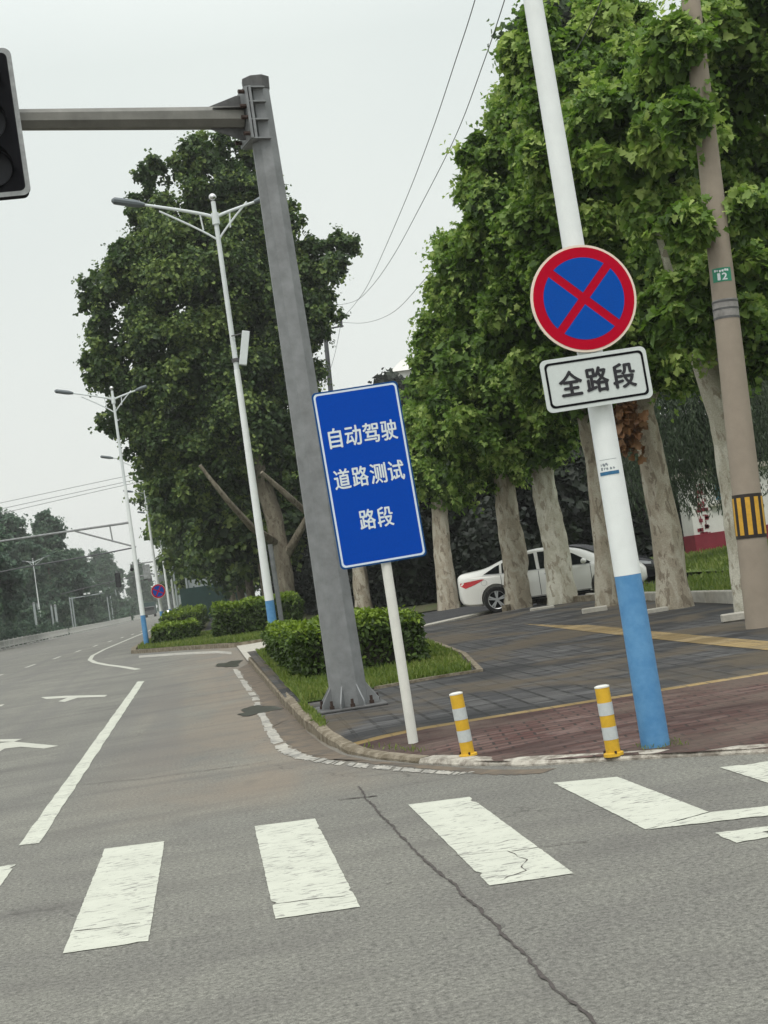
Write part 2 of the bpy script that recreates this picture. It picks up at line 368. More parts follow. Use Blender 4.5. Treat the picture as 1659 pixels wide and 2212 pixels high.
M['leaf_far'] = leaf_mat('far_leaf', (.042, .085, .055), (.068, .125, .078), (.12, .19, .11), .3)  # part of the distance haze is put into this paler, bluer leaf colour
M['leaf_back'] = leaf_mat('back_leaf', (.004, .008, .004), (.007, .014, .005), (.016, .028, .010), .1)  # deep shade of the wood put into the leaf colour
M['leaf_willow'] = leaf_mat('willow_leaf', (.035, .055, .03), (.05, .078, .04), (.075, .105, .055), .25)
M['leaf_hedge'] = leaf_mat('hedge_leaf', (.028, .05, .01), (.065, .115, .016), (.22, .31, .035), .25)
M['leaf_grass'] = leaf_mat('grass_blade', (.085, .135, .025), (.14, .195, .035), (.26, .28, .09), .3)
M['leaf_brown'] = leaf_mat('brown_leaf', (.10, .045, .02), (.16, .075, .03), (.24, .13, .06), .2)
M['twig'] = mat('twig', (.022, .020, .014), .95, 0, .3, 20)
M['gutter'] = mat('gutter_silt', (.105, .092, .078), .85, 0, .3, 3.5, .3, 60, .2, (.17, .135, .10), (.4, .62))
M['puddle'] = mat('puddle', (.06, .06, .05), .3, 0, .3, 6, 0, 1, .5)

# ------------------------------------------------------------------ foliage
def _half(pts): return np.array(pts, float)
MAPLE = [_half([(0, 0), (.05, .20), (-.07, .40), (.22, .36), (.36, .56), (.50, .27), (.72, .30), (1, 0)])]
OVAL = [_half([(0, 0), (.3, .24), (.7, .2), (1, 0)])]
MAPLE2 = [_half([(0, 0), (-.05, .40), (.24, .36), (.38, .54), (.52, .27), (1, 0)])]
CLUMP = [_half([(0, 0), (.12, .42), (.42, .30), (.66, .46), (1, 0)])]
def leaf_mesh(name, P, X, Y, size, tint, tmpl, matl, parent, fold=.35):
    """two folded half blades for every leaf"""
    o0 = np.zeros(3); p = parent
    while p is not None: o0 += np.array(p.location); p = p.parent
    P = P - o0
    Z = np.cross(X, Y); n = len(P); h = tmpl[0]; k = len(h)
    q = np.vstack([h, h[1:-1] * [1, -1]])                       # 2k-2 points
    fz = np.abs(q[:, 1]) * fold - (q[:, 0] ** 2) * .18
    V = (P[:, None, :] + size[:, None, None] * (q[None, :, 0, None] * X[:, None, :] + q[None, :, 1, None] * Y[:, None, :] + fz[None, :, None] * Z[:, None, :]))
    nv = len(q); V = V.reshape(-1, 3)
    f1 = list(range(k)); f2 = [0, k - 1] + list(range(2 * k - 3, k - 1, -1))
    base = (np.arange(n) * nv)[:, None]
    L = np.concatenate([base + np.array(f1)[None], base + np.array(f2)[None]], axis=1).reshape(-1)
    me = bpy.data.meshes.new(name)
    me.vertices.add(len(V)); me.vertices.foreach_set('co', V.astype(np.float32).reshape(-1))
    me.loops.add(len(L)); me.loops.foreach_set('vertex_index', L.astype(np.int32))
    npoly = 2 * n; me.polygons.add(npoly); me.polygons.foreach_set('loop_start', (np.arange(npoly) * k).astype(np.int32))
    me.update(calc_edges=True)
    a = me.attributes.new('tint', 'FLOAT', 'POINT'); a.data.foreach_set('value', np.repeat(np.clip(tint, 0, 1), nv).astype(np.float32))
    me.materials.append(matl)
    o = bpy.data.objects.new(name, me); C.objects.link(o); o.parent = parent
    return o
def unit(a): return a / (np.linalg.norm(a, axis=-1, keepdims=True) + 1e-9)
def frames(rg, out, up=.6, jit=.6, droop=.5):
    n = len(out)
    Z = unit(out * .6 + np.array([0, 0, up]) + rg.normal(0, jit, (n, 3)))
    t = rg.normal(0, 1, (n, 3)) + out * .6 + np.array([0, 0, -droop])
    X = unit(t - Z * (t * Z).sum(1, keepdims=True))
    return X, np.cross(Z, X)
def crown(parent, lobes, n, size, tmpl, matl, seed, per=0, sig=1.0, name='crown', sub=None, fill=.10):
    """every lobe carries smaller boughs; the leaves sit on the outer side of the boughs"""
    rg = np.random.default_rng(seed)
    Cn = np.array([l[0] for l in lobes], float); Rd = np.array([l[1] if hasattr(l[1], '__len__') else (l[1],) * 3 for l in lobes], float)
    cs, rs, od = [], [], []
    for i in range(len(lobes)):
        rm = Rd[i].mean(); m = int(np.clip(12 + 8 * rm, 10, 30)) if sub is None else sub
        d = unit(rg.normal(0, 1, (m * 3, 3)) + np.array([0, 0, .15])); c = Cn[i] + d * Rd[i] * (.62 + .42 * rg.random(m * 3))[:, None]
        keep = np.ones(len(c), bool)
        for j in range(len(lobes)):
            if j != i: keep &= ~((np.linalg.norm((c - Cn[j]) / Rd[j], axis=1) < .62) & (rg.random(len(c)) < .85))
        c, d = c[keep][:m], d[keep][:m]
        cs.append(c); od.append(d); rs.append(rm * rg.uniform(.18, .40, len(c)))
    cs, od, rs = np.concatenate(cs), np.concatenate(od), np.concatenate(rs)
    w = rs ** 2; which = rg.choice(len(cs), n, p=w / w.sum())
    dr = unit(rg.normal(0, 1, (n, 3)) + od[which] * .6 + np.array([0, 0, .3]))
    rad = rs[which] * (.45 + .6 * rg.random(n) ** .8); tip = rg.random(n) < .05; rad[tip] *= 1.35
    P = cs[which] + dr * rad[:, None] * np.array([1.05, 1.05, .85]) + rg.normal(0, 1, (n, 3)) * (rs[which] * .12)[:, None]
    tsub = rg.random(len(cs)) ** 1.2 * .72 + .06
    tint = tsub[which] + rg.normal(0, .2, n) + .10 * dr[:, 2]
    sz = size * (.6 + .65 * rg.random(n))
    nf = int(n * fill); wl = Rd.prod(1) ** (2 / 3); lw = rg.choice(len(lobes), nf, p=wl / wl.sum())
    df = unit(rg.normal(0, 1, (nf, 3))); Pf = Cn[lw] + df * Rd[lw] * (.2 + .5 * rg.random(nf))[:, None]
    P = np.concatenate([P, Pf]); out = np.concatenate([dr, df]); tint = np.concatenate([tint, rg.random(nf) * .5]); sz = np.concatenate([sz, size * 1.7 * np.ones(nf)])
    ns = n // 48; sj = rg.choice(len(cs), ns, p=w / w.sum()); sdir = unit(od[sj] * .9 + rg.normal(0, .5, (ns, 3)) + np.array([0, 0, .25])); ln = rg.uniform(.5, 1.45, ns) * np.maximum(rs[sj] * .9, size * 1.8)
    f_ = np.tile(np.linspace(.1, 1, 8), ns); si = np.repeat(np.arange(ns), 8)
    Ps = cs[sj][si] + sdir[si] * (rs[sj] * .95)[si, None] + sdir[si] * (ln[si] * f_)[:, None] + rg.normal(0, size * .35, (ns * 8, 3)) - np.array([0, 0, 1.0]) * (f_ ** 2 * ln[si] * .2)[:, None]
    P = np.concatenate([P, Ps]); out = np.concatenate([out, unit(sdir[si] + rg.normal(0, .6, (ns * 8, 3)))]); tint = np.concatenate([tint, np.repeat(rg.random(ns) * .7 + .2, 8) + rg.normal(0, .1, ns * 8)]); sz = np.concatenate([sz, size * (1.0 - .45 * f_)])
    X, Y = frames(rg, out, .55, .55, .6)
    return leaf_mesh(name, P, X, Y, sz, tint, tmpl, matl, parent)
def trunk_path(mb, pts, rs, seed=0, n=14, flare=1.35):
    """knobbly tapered trunk through the points"""
    rg = random.Random(seed); P = []; Q = []
    pts = [Vector(p) for p in pts]
    for i in range(len(pts) - 1):
        k = 5 if i else 7
        for j in range(k):
            f = j / k; P.append(pts[i].lerp(pts[i + 1], f)); Q.append(rs[i] + (rs[i + 1] - rs[i]) * f)
    P.append(pts[-1]); Q.append(rs[-1])
    if flare > 1:
        for i, p in enumerate(P):
            hh = (p - P[0]).length; Q[i] *= 1 + (flare - 1) * math.exp(-hh / .35)
    Q = [q * (1 + rg.uniform(-.05, .05)) for q in Q]
    m2 = MB(); m2.tube(P, Q, n)
    vs = []
    for i, v_ in enumerate(m2.v):
        ring = min(i // n, len(P) - 1); c = P[ring]; v_ = Vector(v_)
        ang = (i % n) / n * 2 * math.pi
        k = 1 + .06 * math.sin(ang * 3 + seed + ring * .35) + .05 * math.sin(ang * 5 + ring * .8 + seed * 2) + rg.uniform(-.02, .02)
        vs.append(c + (v_ - c) * k)
    mb.add(vs, m2.f)
    return mb
def sm(x, a, b): t = min(1, max(0, (x - a) / (b - a))); return t * t * (3 - 2 * t)

# ------------------------------------------------------------------ ground, road, pavement
KX = [(40, 5.9), (20, 6.5), (10, 7.2), (6.5, 7.9), (4.8, 8.55), (3.58, 9.21), (2.93, 9.81), (2.17, 10.45), (1.83, 10.92), (1.54, 11.5), (1.28, 12.2), (1.10, 12.9), (.98, 14.1), (.90, 16.0), (.87, 20), (.85, 26), (.83, 33.2)]
def Xk(Y):
    for (x0, y0), (x1, y1) in zip(KX, KX[1:]):
        if y0 <= Y <= y1: return x0 + (x1 - x0) * (Y - y0) / (y1 - y0)
    return KX[0][0] if Y < KX[0][1] else KX[-1][0]
def Yk(X):
    return float(np.interp(X, [p[0] for p in KX][::-1], [p[1] for p in KX][::-1]))
def zp(X, Y):                      # height of the pavement
    base = .12 + .10 * sm(Y, 16, 34) + .05 * sm(X, 6.9, 7.5) * sm(Y, 20, 33)
    low = .035 + .06 * sm(Y - Yk(max(X, .9)), 0, 2.4)
    return low + (base - low) * sm(Y, 12.6, 15.5)
def sheet(name, rows, cols, xl, xr, zf, m):
    mb = MB(); vs = []; ny = len(rows)
    for Y in rows:
        a = xl(Y); b = xr(Y)
        for c in cols: X = a + (b - a) * c; vs.append((X, Y, zf(X, Y)))
    nc = len(cols); fs = [(j * nc + i, j * nc + i + 1, (j + 1) * nc + i + 1, (j + 1) * nc + i) for j in range(ny - 1) for i in range(nc - 1)]
    return struct(mb.add(vs, fs).build(name, m))
lin = np.linspace
struct(MB().add([(-1500, -60, -.05), (1500, -60, -.05), (1500, 1500, -.05), (-1500, 1500, -.05)], [(0, 1, 2, 3)]).build('ground', M['far_ground']))
struct(MB().add([(-34, -40, 0), (60, -40, 0), (60, 60, 0), (-34, 60, 0), (-2.6, 60, 0), (-2.6, 700, 0), (-34, 700, 0)], [(0, 1, 2, 3, 4), (4, 5, 6), (4, 6, 0)]).build('road', M['asphalt']))
cols = [0, .01, .02, .035, .055, .08, .11, .15, .2, .26, .34, .45, .6, .8, 1]
YL0, YL1 = 13.06, 13.24
sheet('pavement', list(lin(5.95, YL0, 40)), cols, lambda Y: Xk(Y) + .02, lambda Y: 38, zp, M['red_bricks'])
sheet('pavement', list(lin(YL0, YL1, 3)), cols, lambda Y: Xk(Y) + .02, lambda Y: 38, zp, M['tactile'])
sheet('pavement', list(lin(YL1, 34.2, 60)), cols, lambda Y: Xk(Y) + .02, lambda Y: 9.3 + 0 * Y, zp, M['pavers'])
sheet('tactile_paving', list(lin(14.2, 33.6, 40)), [0, 1], lambda Y: 6.05 + .012 * (Y - 14), lambda Y: 6.5 + .012 * (Y - 14), lambda X, Y: zp(X, Y) + .006, M['tactile_far'])
def tri_side(X, Y): return zp(X, Y)
# kerb: stones along the curve, tall along the street, almost flush at the crossing
def kerb(path, hf, name, m, w=.13, jag=0.0, seed=1):
    mb = MB(); rg = random.Random(seed); pts = [Vector((p[0], p[1], 0)) for p in path]
    dense = []
    for a, b in zip(pts, pts[1:]):
        k = max(1, int((b - a).length / .25))
        for j in range(k): dense.append(a.lerp(b, j / k))
    dense.append(pts[-1]); prof = []
    L = 0
    for i, p in enumerate(dense):
        t = (dense[min(i + 1, len(dense) - 1)] - dense[max(i - 1, 0)]).normalized(); nrm = Vector((-t.y, t.x, 0))
        h = hf(p.x, p.y); j1 = rg.uniform(-jag, jag); j2 = rg.uniform(-jag, jag)
        prof.append([p - nrm * (w * .0 + j1) + Vector((0, 0, -.03)), p - nrm * j1 + Vector((0, 0, h - .022)), p + nrm * (.022 - j1) + Vector((0, 0, h + j2 * .4)),
                     p + nrm * (w + j2) + Vector((0, 0, h + .004 + j1 * .3)), p + nrm * (w + j2) + Vector((0, 0, -.03))])
        if i and abs((i * .25) % .75) < .13 and jag < .01:      # joint between two stones
            q = [v_.copy() for v_ in prof[-1]]
            for v_ in (q[1], q[2], q[3]): v_.z -= .02; 
            q[1] += nrm * .015
            prof.append([v_ + t * .012 for v_ in q]); prof.append([v_ + t * .026 for v_ in prof[-2]])
    vs = [v_ for r_ in prof for v_ in r_]
    fs = [(i * 5 + k, i * 5 + k + 1, i * 5 + k + 6, i * 5 + k + 5) for i in range(len(prof) - 1) for k in range(4)]
    return struct(mb.add(vs, fs).build(name, m))
kh = lambda X, Y: .128 * sm(Y, 12.2, 15.5) + .04 * (1 - sm(Y, 12.2, 15.5))
kerb([p for p in KX if p[1] >= 11.4][::-1], lambda X, Y: kh(X, Y), 'kerb', M['kerb'], .105, .009, 8)
kerb([p for p in KX if p[1] <= 11.6][::-1], lambda X, Y: .035, 'kerb', M['rough_edge'], .16, .022, 5)
# side driveway between the two verges, its pale apron and edge
def zd(X, Y): return .015 + .17 * sm(X, .8, 5.5) + .02 * sm(X, 6, 8)
sheet('driveway', list(lin(34.2, 44.95, 12)), list(lin(0, 1, 30)), lambda Y: .84, lambda Y: 13.4, zd, M['dark_asphalt'])
sheet('path', list(lin(33.3, 34.2, 2)), list(lin(0, 1, 30)), lambda Y: .84, lambda Y: 9.3, lambda X, Y: zd(X, Y) + .01, M['pale_concrete'])
a0, a1 = G(915, 1357, .19), G(1082, 1319, .21)
mb = MB(); n_ = Vector((a1 - a0)).normalized(); nn = Vector((-n_.y, n_.x, 0)) * .42
for k in range(9):
    p0 = Vector(a0).lerp(Vector(a1), k / 9 + .004); p1 = Vector(a0).lerp(Vector(a1), (k + 1) / 9 - .004)
    mb.prism([p0, p1, p1 + nn, p0 + nn], (0, 0, .05))
struct(mb.build('kerb_strip', M['pale_concrete']))
sheet('apron', list(lin(33.35, 44.9, 12)), list(lin(0, 1, 8)), lambda Y: .82, lambda Y: 3.2, lambda X, Y: zd(X, Y) + .024, M['pale_concrete'])
# verge beyond the driveway and its kerb
IK = [(8, 44.9), (2, 44.9), (1.0, 44.92), (.75, 45.2), (.45, 46.4), (-.9, 50.1), (-2.2, 53.0), (-2.75, 54.6), (-2.9, 58), (-2.9, 80), (-2.9, 140), (-2.9, 400)]
kerb(IK[:-2], lambda X, Y: .13, 'kerb', M['kerb'], .2, 0, 3)
def Xi(Y): return float(np.interp(Y, [p[1] for p in IK[3:]], [p[0] for p in IK[3:]]))
zv = lambda X, Y: .12 + .1 * sm(X, 2, 6)
sheet('verge', list(lin(45.3, 60, 24)) + list(lin(64, 600, 30)), [0, .02, .04, .06, .1, .15, .25, .5, 1], lambda Y: Xi(Y) + .18, lambda Y: 70, zv, M['earth'])
sheet('verge_grass', list(lin(45.2, 64, 24)), [0, .2, .4, .6, .8, 1], lambda Y: Xi(Y) + .2, lambda Y: 1.0 + .2 * max(0, 62 - Y), lambda X, Y: zv(X, Y) + .006, M['lawn'])
sheet('footpath', list(lin(58, 140, 12)), [0, 1], lambda Y: -.3 + .012 * (Y - 58), lambda Y: 1.2 + .012 * (Y - 58), lambda X, Y: zv(X, Y) + .012, M['dark_asphalt'])
# bank behind the row of trees
def zb(X, Y): return .26 + .35 * sm(X, 9.4, 22) + .08 * sm(Y, 20, 40)
sheet('bank', list(lin(YL1 + .02, 34.1, 16)), list(lin(0, 1, 16)), lambda Y: 9.32, lambda Y: 70, zb, M['lawn'])
sheet('bank', list(lin(46.6, 80, 12)), list(lin(0, 1, 12)), lambda Y: 9.32, lambda Y: 70, lambda X, Y: zb(X, Y) + .02, M['lawn'])
sheet('bank', list(lin(34.12, 46.58, 8)), list(lin(0, 1, 12)), lambda Y: 13.3, lambda Y: 70, lambda X, Y: zb(X, Y) + .012, M['lawn'])
# low kerb that edges the bank
mb = MB()
for k in range(18):
    y0 = 15 + k * 1.05; mb.box((9.24, y0 + .5, .25), (.14, 1.02, .32), None, .02)
struct(mb.build('bank_kerb', M['pale_concrete']))

# road markings --------------------------------------------------------------
def quadmark(name, pts, m, z=.004, jag=.012, seed=0):
    """painted patch with slightly ragged edges"""
    rg = random.Random(seed); out = []
    for (a, b) in zip(pts, pts[1:] + pts[:1]):
        a = Vector((a[0], a[1], z)); b = Vector((b[0], b[1], z)); L = (b - a).length; k = max(1, int(L / .05)) if L < 8 else int(L / .3)
        t = (b - a).normalized(); nrm = Vector((-t.y, t.x, 0))
        for j in range(k): out.append(a.lerp(b, j / k) + (nrm * (rg.uniform(-jag, jag) + (rg.uniform(.008, .03) if rg.random() < .025 and jag < .01 and L < 8 else 0)) if j else Vector((0, 0, 0))))
    return struct(MB().poly(out).build(name, m))
for k, (x0, y0, y1) in enumerate([(-1.87, 6.95, 9.85), (-.88, 6.93, 9.78), (.13, 6.87, 9.68), (1.165, 6.78, 9.51), (2.155, 7.52, 9.38), (3.15, 7.9, 8.92)]):
    x1 = x0 + .405
    quadmark('crosswalk_stripe', [(x0, y0 + .03), (x1, y0 - .03), (x1, y1 - .05), (x0, y1 + .05)] if k != 4 else [(2.16, 7.47), (2.58, 7.64), (2.545, 9.27), (2.15, 9.46)], M['paint'], .004, .0025, k)
quadmark('crossing_line', [(2.165, 7.462), (4.6, 6.76), (4.65, 6.92), (2.59, 7.62)], M['paint'], .0045, .008, 21)
quadmark('crossing_dash', [(2.41, 6.79), (2.62, 6.80), (2.60, 6.93), (2.9, 6.86), (2.92, 6.98), (2.41, 7.09)], M['paint'], .004, .008, 22)
quadmark('crossing_dash', [(2.75, 6.42), (3.1, 6.35), (3.1, 6.47), (2.74, 6.53)], M['paint'], .004, .008, 23)
quadmark('lane_line', [(-1.55, 10.62), (-1.40, 10.58), (-1.53, 31.95), (-1.69, 32.3)], M['paint'], .004, .008, 24)
edge = [(500, 1445, 516, 1446), (520, 1475, 536, 1475), (543, 1510, 560, 1508), (556, 1545, 575, 1543), (570, 1575, 592, 1570), (583, 1602, 608, 1594), (597, 1622, 632, 1614), (630, 1638, 660, 1628), (700, 1650, 720, 1641), (790, 1660, 800, 1650), (880, 1668, 890, 1659), (985, 1675, 1000, 1667), (1025, 1667, 1025, 1666)]
eb = MB(); rg2 = random.Random(17); run = None
for (a, b, c, d), (a2, b2, c2, d2) in zip(edge, edge[1:]):
    K_ = max(6, int(math.hypot(a2 - a, b2 - b) / 4))
    for k in range(K_):
        f0_, f1_ = k / K_, (k + 1) / K_
        if rg2.random() < .16: continue
        g0, g1 = rg2.uniform(0, .22), 1 - rg2.uniform(0, .22)
        def ep(f_, g_): return G(a + (a2 - a) * f_ + (c + (c2 - c) * f_ - a - (a2 - a) * f_) * g_, b + (b2 - b) * f_ + (d + (d2 - d) * f_ - b - (b2 - b) * f_) * g_, .0045)
        eb.add([ep(f0_, g0), ep(f0_, g1), ep(f1_, g1 - rg2.uniform(-.08, .08)), ep(f1_, g0 + rg2.uniform(-.08, .08))], [(0, 1, 2, 3)])
struct(eb.build('edge_line', M['worn_paint']))
tl = [(298, 1446), (262, 1440), (230, 1436), (205, 1431), (194, 1425), (200, 1416), (225, 1403), (270, 1384), (318, 1364), (360, 1345)]
A = []; B = []
for i, p in enumerate(tl):
    c = Vector(G(p[0], p[1], .004)); nx = Vector(G(*tl[min(i + 1, len(tl) - 1)], .004)) - Vector(G(*tl[max(i - 1, 0)], .004)); nx.normalize(); q = Vector((-nx.y, nx.x, 0)) * .085
    A.append(c - q); B.append(c + q)
struct(MB().strip(A, B).build('edge_line', M['lane_paint']))
il = [(300, 1416), (400, 1409), (470, 1406), (500, 1408)]
struct(MB().strip([G(x, y, .004) for x, y in il], [G(x, y + 5, .004) for x, y in il]).build('edge_line', M['worn_paint']))
for k in range(9):
    y0 = 50 + k * 7.2; xx = -7.5 + (y0 - 52) * .045
    quadmark('lane_dash', [(xx, y0), (xx + .15, y0), (xx + .17, y0 + 2.9), (xx + .02, y0 + 2.9)], M['lane_paint'], .004, .004, 40 + k)
def arrow(pts, k): struct(MB().poly([G(x, y, .004) for x, y in pts]).build('lane_arrow', M['lane_paint']))
arrow([(-60, 1603), (30, 1602), (127, 1611), (95, 1617), (45, 1613), (10, 1617), (-30, 1640), (-60, 1640), (-5, 1612), (-60, 1611)], 1)
arrow([(0, 1597), (48, 1596), (30, 1602), (-20, 1606)], 2)
arrow([(88, 1506), (140, 1503), (232, 1501), (226, 1505), (168, 1507), (140, 1516), (126, 1515), (146, 1507), (100, 1510)], 3)
arrow([(-40, 1528), (10, 1521), (4, 1525), (-40, 1533)], 4)
gl = [(516, 1446, 533, 1432), (536, 1475, 556, 1458), (560, 1508, 584, 1490), (575, 1543, 606, 1522), (592, 1570, 630, 1552), (608, 1594, 655, 1584), (632, 1614, 690, 1612), (668, 1632, 730, 1632), (720, 1641, 790, 1645), (850, 1654, 880, 1652), (960, 1664, 975, 1659), (1040, 1672, 1050, 1664), (1110, 1674, 1130, 1664), (1180, 1668, 1200, 1661)]
gA, gB = [], []; rg2 = random.Random(4)
for (a, b, c, d), (a2, b2, c2, d2) in zip(gl, gl[1:]):
    for k in range(10):
        f_ = k / 10; jx, jy = rg2.uniform(-4, 4), rg2.uniform(-1.5, 1.5)
        gA.append(G(a + (a2 - a) * f_ + jx, b + (b2 - b) * f_ + jy, .003)); gB.append(G(c + (c2 - c) * f_ + 9, d + (d2 - d) * f_ - 2, .003))
struct(MB().strip(gA, gB).build('gutter', M['gutter']))
# tar seam and smaller cracks
def seam(pts, w, seed, name='road_seam'):
    rg = random.Random(seed); A = []; B = []
    P = [Vector(G(x, y, .006)) for x, y in pts]; D = []
    for a, b in zip(P, P[1:]):
        k = max(2, int((b - a).length / .04))
        for j in range(k): D.append(a.lerp(b, j / k))
    off = 0
    for i, p in enumerate(D):
        off = off * .8 + rg.uniform(-.007, .007); ww = w * rg.uniform(.25, 1.15)
        t = (D[min(i + 1, len(D) - 1)] - D[max(i - 1, 0)]).normalized(); q = Vector((-t.y, t.x, 0))
        A.append(p + q * (off - ww)); B.append(p + q * (off + ww))
    struct(MB().strip(A, B).build(name, M['seam']))
seam([(775, 1698), (800, 1735), (850, 1790), (925, 1858), (1000, 1930), (1100, 2030), (1200, 2130), (1310, 2235)], .0095, 1)
seam([(985, 1848), (1040, 1843), (1095, 1838), (1118, 1850), (1140, 1856), (1128, 1872), (1135, 1880), (1095, 1893), (1075, 1903)], .0035, 2, 'road_crack')
seam([(1105, 1838), (1170, 1828), (1215, 1823), (1290, 1815)], .006, 3, 'road_crack')
seam([(135, 1698), (310, 1682), (560, 1648), (600, 1640)], .008, 4, 'road_crack')
seam([(160, 2011), (225, 2004), (322, 1990)], .005, 5, 'road_crack')
seam([(590, 1953), (680, 1940), (762, 1934)], .005, 6, 'road_crack')
seam([(730, 1727), (790, 1720), (830, 1716)], .02, 7, 'road_crack')
def blob(name, cx, cy, rx, ry, seed):
    rg = random.Random(seed); pts = []
    for k in range(48):
        w = 2 * math.pi * k / 48; r_ = 1 + .22 * math.sin(3 * w + seed) + .10 * math.sin(7 * w) + rg.uniform(-.05, .05)
        pts.append(G(cx + rx * r_ * math.cos(w), cy + ry * r_ * math.sin(w) - .145 * rx * math.cos(w), .007))
    struct(MB().poly(pts).build(name, M['puddle']))
blob('puddle', 556, 1534, 42, 9, 1); blob('puddle', 497, 1434, 27, 6, 4)

# ------------------------------------------------------------------ grass blades
def inside(poly, x, y):
    c = np.zeros(len(x), bool); n = len(poly)
    for i in range(n):
        (x0, y0), (x1, y1) = poly[i], poly[(i + 1) % n]
        c ^= ((y0 > y) != (y1 > y)) & (x < (x1 - x0) * (y - y0) / (y1 - y0 + 1e-12) + x0)
    return c
def grass(name, poly, n, zf, size, seed, label, base=True):
    rg = np.random.default_rng(seed); a = np.array(poly); lo, hi = a.min(0), a.max(0)
    p = lo + rg.random((n * 2, 2)) * (hi - lo); p = p[inside(poly, p[:, 0], p[:, 1])][:n]
    P = np.array([(x, y, zf(x, y) + .01) for x, y in p])
    X = unit(np.array([0, 0, 1.0]) + rg.normal(0, .38, (len(P), 3))); t = rg.normal(0, 1, (len(P), 3)); Y = unit(np.cross(X, t)) * .42
    pat = np.sin(P[:, 0] * 2.1 + 1) * np.sin(P[:, 1] * 1.3) * .2
    o = leaf_mesh(name, P, X, Y, size * (.5 + rg.random(len(P))), .42 + pat + rg.normal(0, .2, len(P)), OVAL, M['leaf_grass'], None, .1)
    struct(o, 'stuff'); o['label'] = label
    return o
GP = [(1.03, 32.6), (1.03, 17.7), (1.45, 17.75), (1.98, 18.3), (2.7, 18.5), (3.36, 18.5), (3.75, 22), (3.95, 26), (4.0, 32.6)]
struct(MB().poly([(x, y, zp(x, y) + .012) for x, y in GP]).build('grass_bed', M['lawn']))
grass('grass', GP, 42000, lambda x, y: zp(x, y) + .01, .085, 3, 'short green grass round the near hedge and post')
grass('grass', [(.8, 45.3), (-2.7, 54.8), (-2.75, 64), (1, 64), (4, 46)], 26000, lambda x, y: zv(x, y), .13, 4, 'short green grass on the verge across the driveway')
grass('grass', [(9.4, 14), (9.4, 34), (24, 34), (24, 14)], 26000, zb, .14, 5, 'green grass on the bank behind the tree row')
grass('grass', [(13.4, 34.2), (13.4, 51), (26, 51), (26, 34.2)], 14000, zb, .18, 6, 'green grass on the bank in front of the white wall')
# edging stone of the near grass bed
mb = MB(); ed = [(2.0, 18.22), (2.75, 18.42), (3.4, 18.42), (3.85, 22), (4.05, 26)]
for a, b in zip(ed, ed[1:]):
    mb.prism([(a[0], a[1], zp(*a)), (b[0], b[1], zp(*b)), (b[0] + .07, b[1] - .05, zp(*b)), (a[0] + .07, a[1] - .05, zp(*a))], (0, 0, .035))
struct(mb.build('grass_edging', M['kerb']))

for k, (pl_, n_, sz_) in enumerate(((([(2.94, 9.86), (3.25, 9.82), (3.27, 10.15), (2.95, 10.2)]), 120, .024), ([(.98, 14.6), (1.06, 14.5), (1.05, 17.6), (.97, 17.6)], 500, .06), ([(1.2, 12.75), (1.6, 11.75), (1.68, 11.8), (1.28, 12.8)], 160, .04))):
    grass('weeds', pl_, n_, zp, sz_, 60 + k, 'small weeds along the kerb and pole foot')
# ------------------------------------------------------------------ hedges
def hedge(boxes, n, size, label, seed, loc, group='clipped hedges', z0=.1):
    """boxes = (x0,x1,y0,y1,h) in world metres"""
    t = thing('hedge', loc, label, 'hedge', group); rg = np.random.default_rng(seed)
    core = MB(); area = [2 * ((b[1] - b[0]) + (b[3] - b[2])) * b[4] + (b[1] - b[0]) * (b[3] - b[2]) for b in boxes]
    Ps = []; Os = []; Ts = []
    for b, a in zip(boxes, area):
        x0, x1, y0, y1, h = b; k = int(n * a / sum(area))
        core.box(((x0 + x1) / 2, (y0 + y1) / 2, z0 + h / 2), ((x1 - x0) - .22, (y1 - y0) - .22, h - .2))
        fa = np.array([(x1 - x0) * h, (x1 - x0) * h, (y1 - y0) * h, (y1 - y0) * h, (x1 - x0) * (y1 - y0) * 1.3]); f = rg.choice(5, k, p=fa / fa.sum())
        r = rg.random((k, 3)); P = np.stack([x0 + r[:, 0] * (x1 - x0), y0 + r[:, 1] * (y1 - y0), z0 + .03 + r[:, 2] * (h - .03)], 1)
        nr = np.array([(0, -1, 0), (0, 1, 0), (-1, 0, 0), (1, 0, 0), (0, 0, 1)], float)[f]
        P[f == 0, 1] = y0; P[f == 1, 1] = y1; P[f == 2, 0] = x0; P[f == 3, 0] = x1; P[f == 4, 2] = z0 + h
        wob = .045 * np.sin(P[:, 0] * 5 + P[:, 2] * 6 + seed) + .045 * np.sin(P[:, 1] * 4.3 + P[:, 2] * 3 + 1) + rg.normal(0, .03, k)
        P += nr * wob[:, None] - nr * (rg.random(k) ** 2 * .1)[:, None]
        # rounded shoulders
        ex = np.minimum(P[:, 0] - x0, x1 - P[:, 0]); ey = np.minimum(P[:, 1] - y0, y1 - P[:, 1]); em = np.minimum(ex, ey)
        top = P[:, 2] > z0 + h - .12; P[top, 2] -= np.clip(.1 - em[top], 0, .1) * .7
        Ps.append(P); Os.append(nr)
        Ts.append(np.where(f == 4, .78, .2 + .45 * np.clip((P[:, 2] - z0 - h * .72) / (h * .28), 0, 1)) + rg.normal(0, .16, k))  # lit top and shaded sides put into the leaf tint
    P = np.concatenate(Ps); O = np.concatenate(Os)
    core.build('branches', M['twig'], t)
    X, Y = frames(rg, O, .35, .55, -.2)
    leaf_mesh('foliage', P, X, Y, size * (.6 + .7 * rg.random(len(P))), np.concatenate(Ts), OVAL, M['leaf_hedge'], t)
    return t
hz = zp(2, 22)
hedge([(1.30, 3.15, 21.0, 24.2, .80), (1.18, 2.35, 24.2, 29.5, .68), (1.22, 1.55, 21.9, 23.6, .66)], 40000, .085, 'near clipped box hedge behind the grey signal post', 3, (2.2, 22.6, hz), z0=hz)
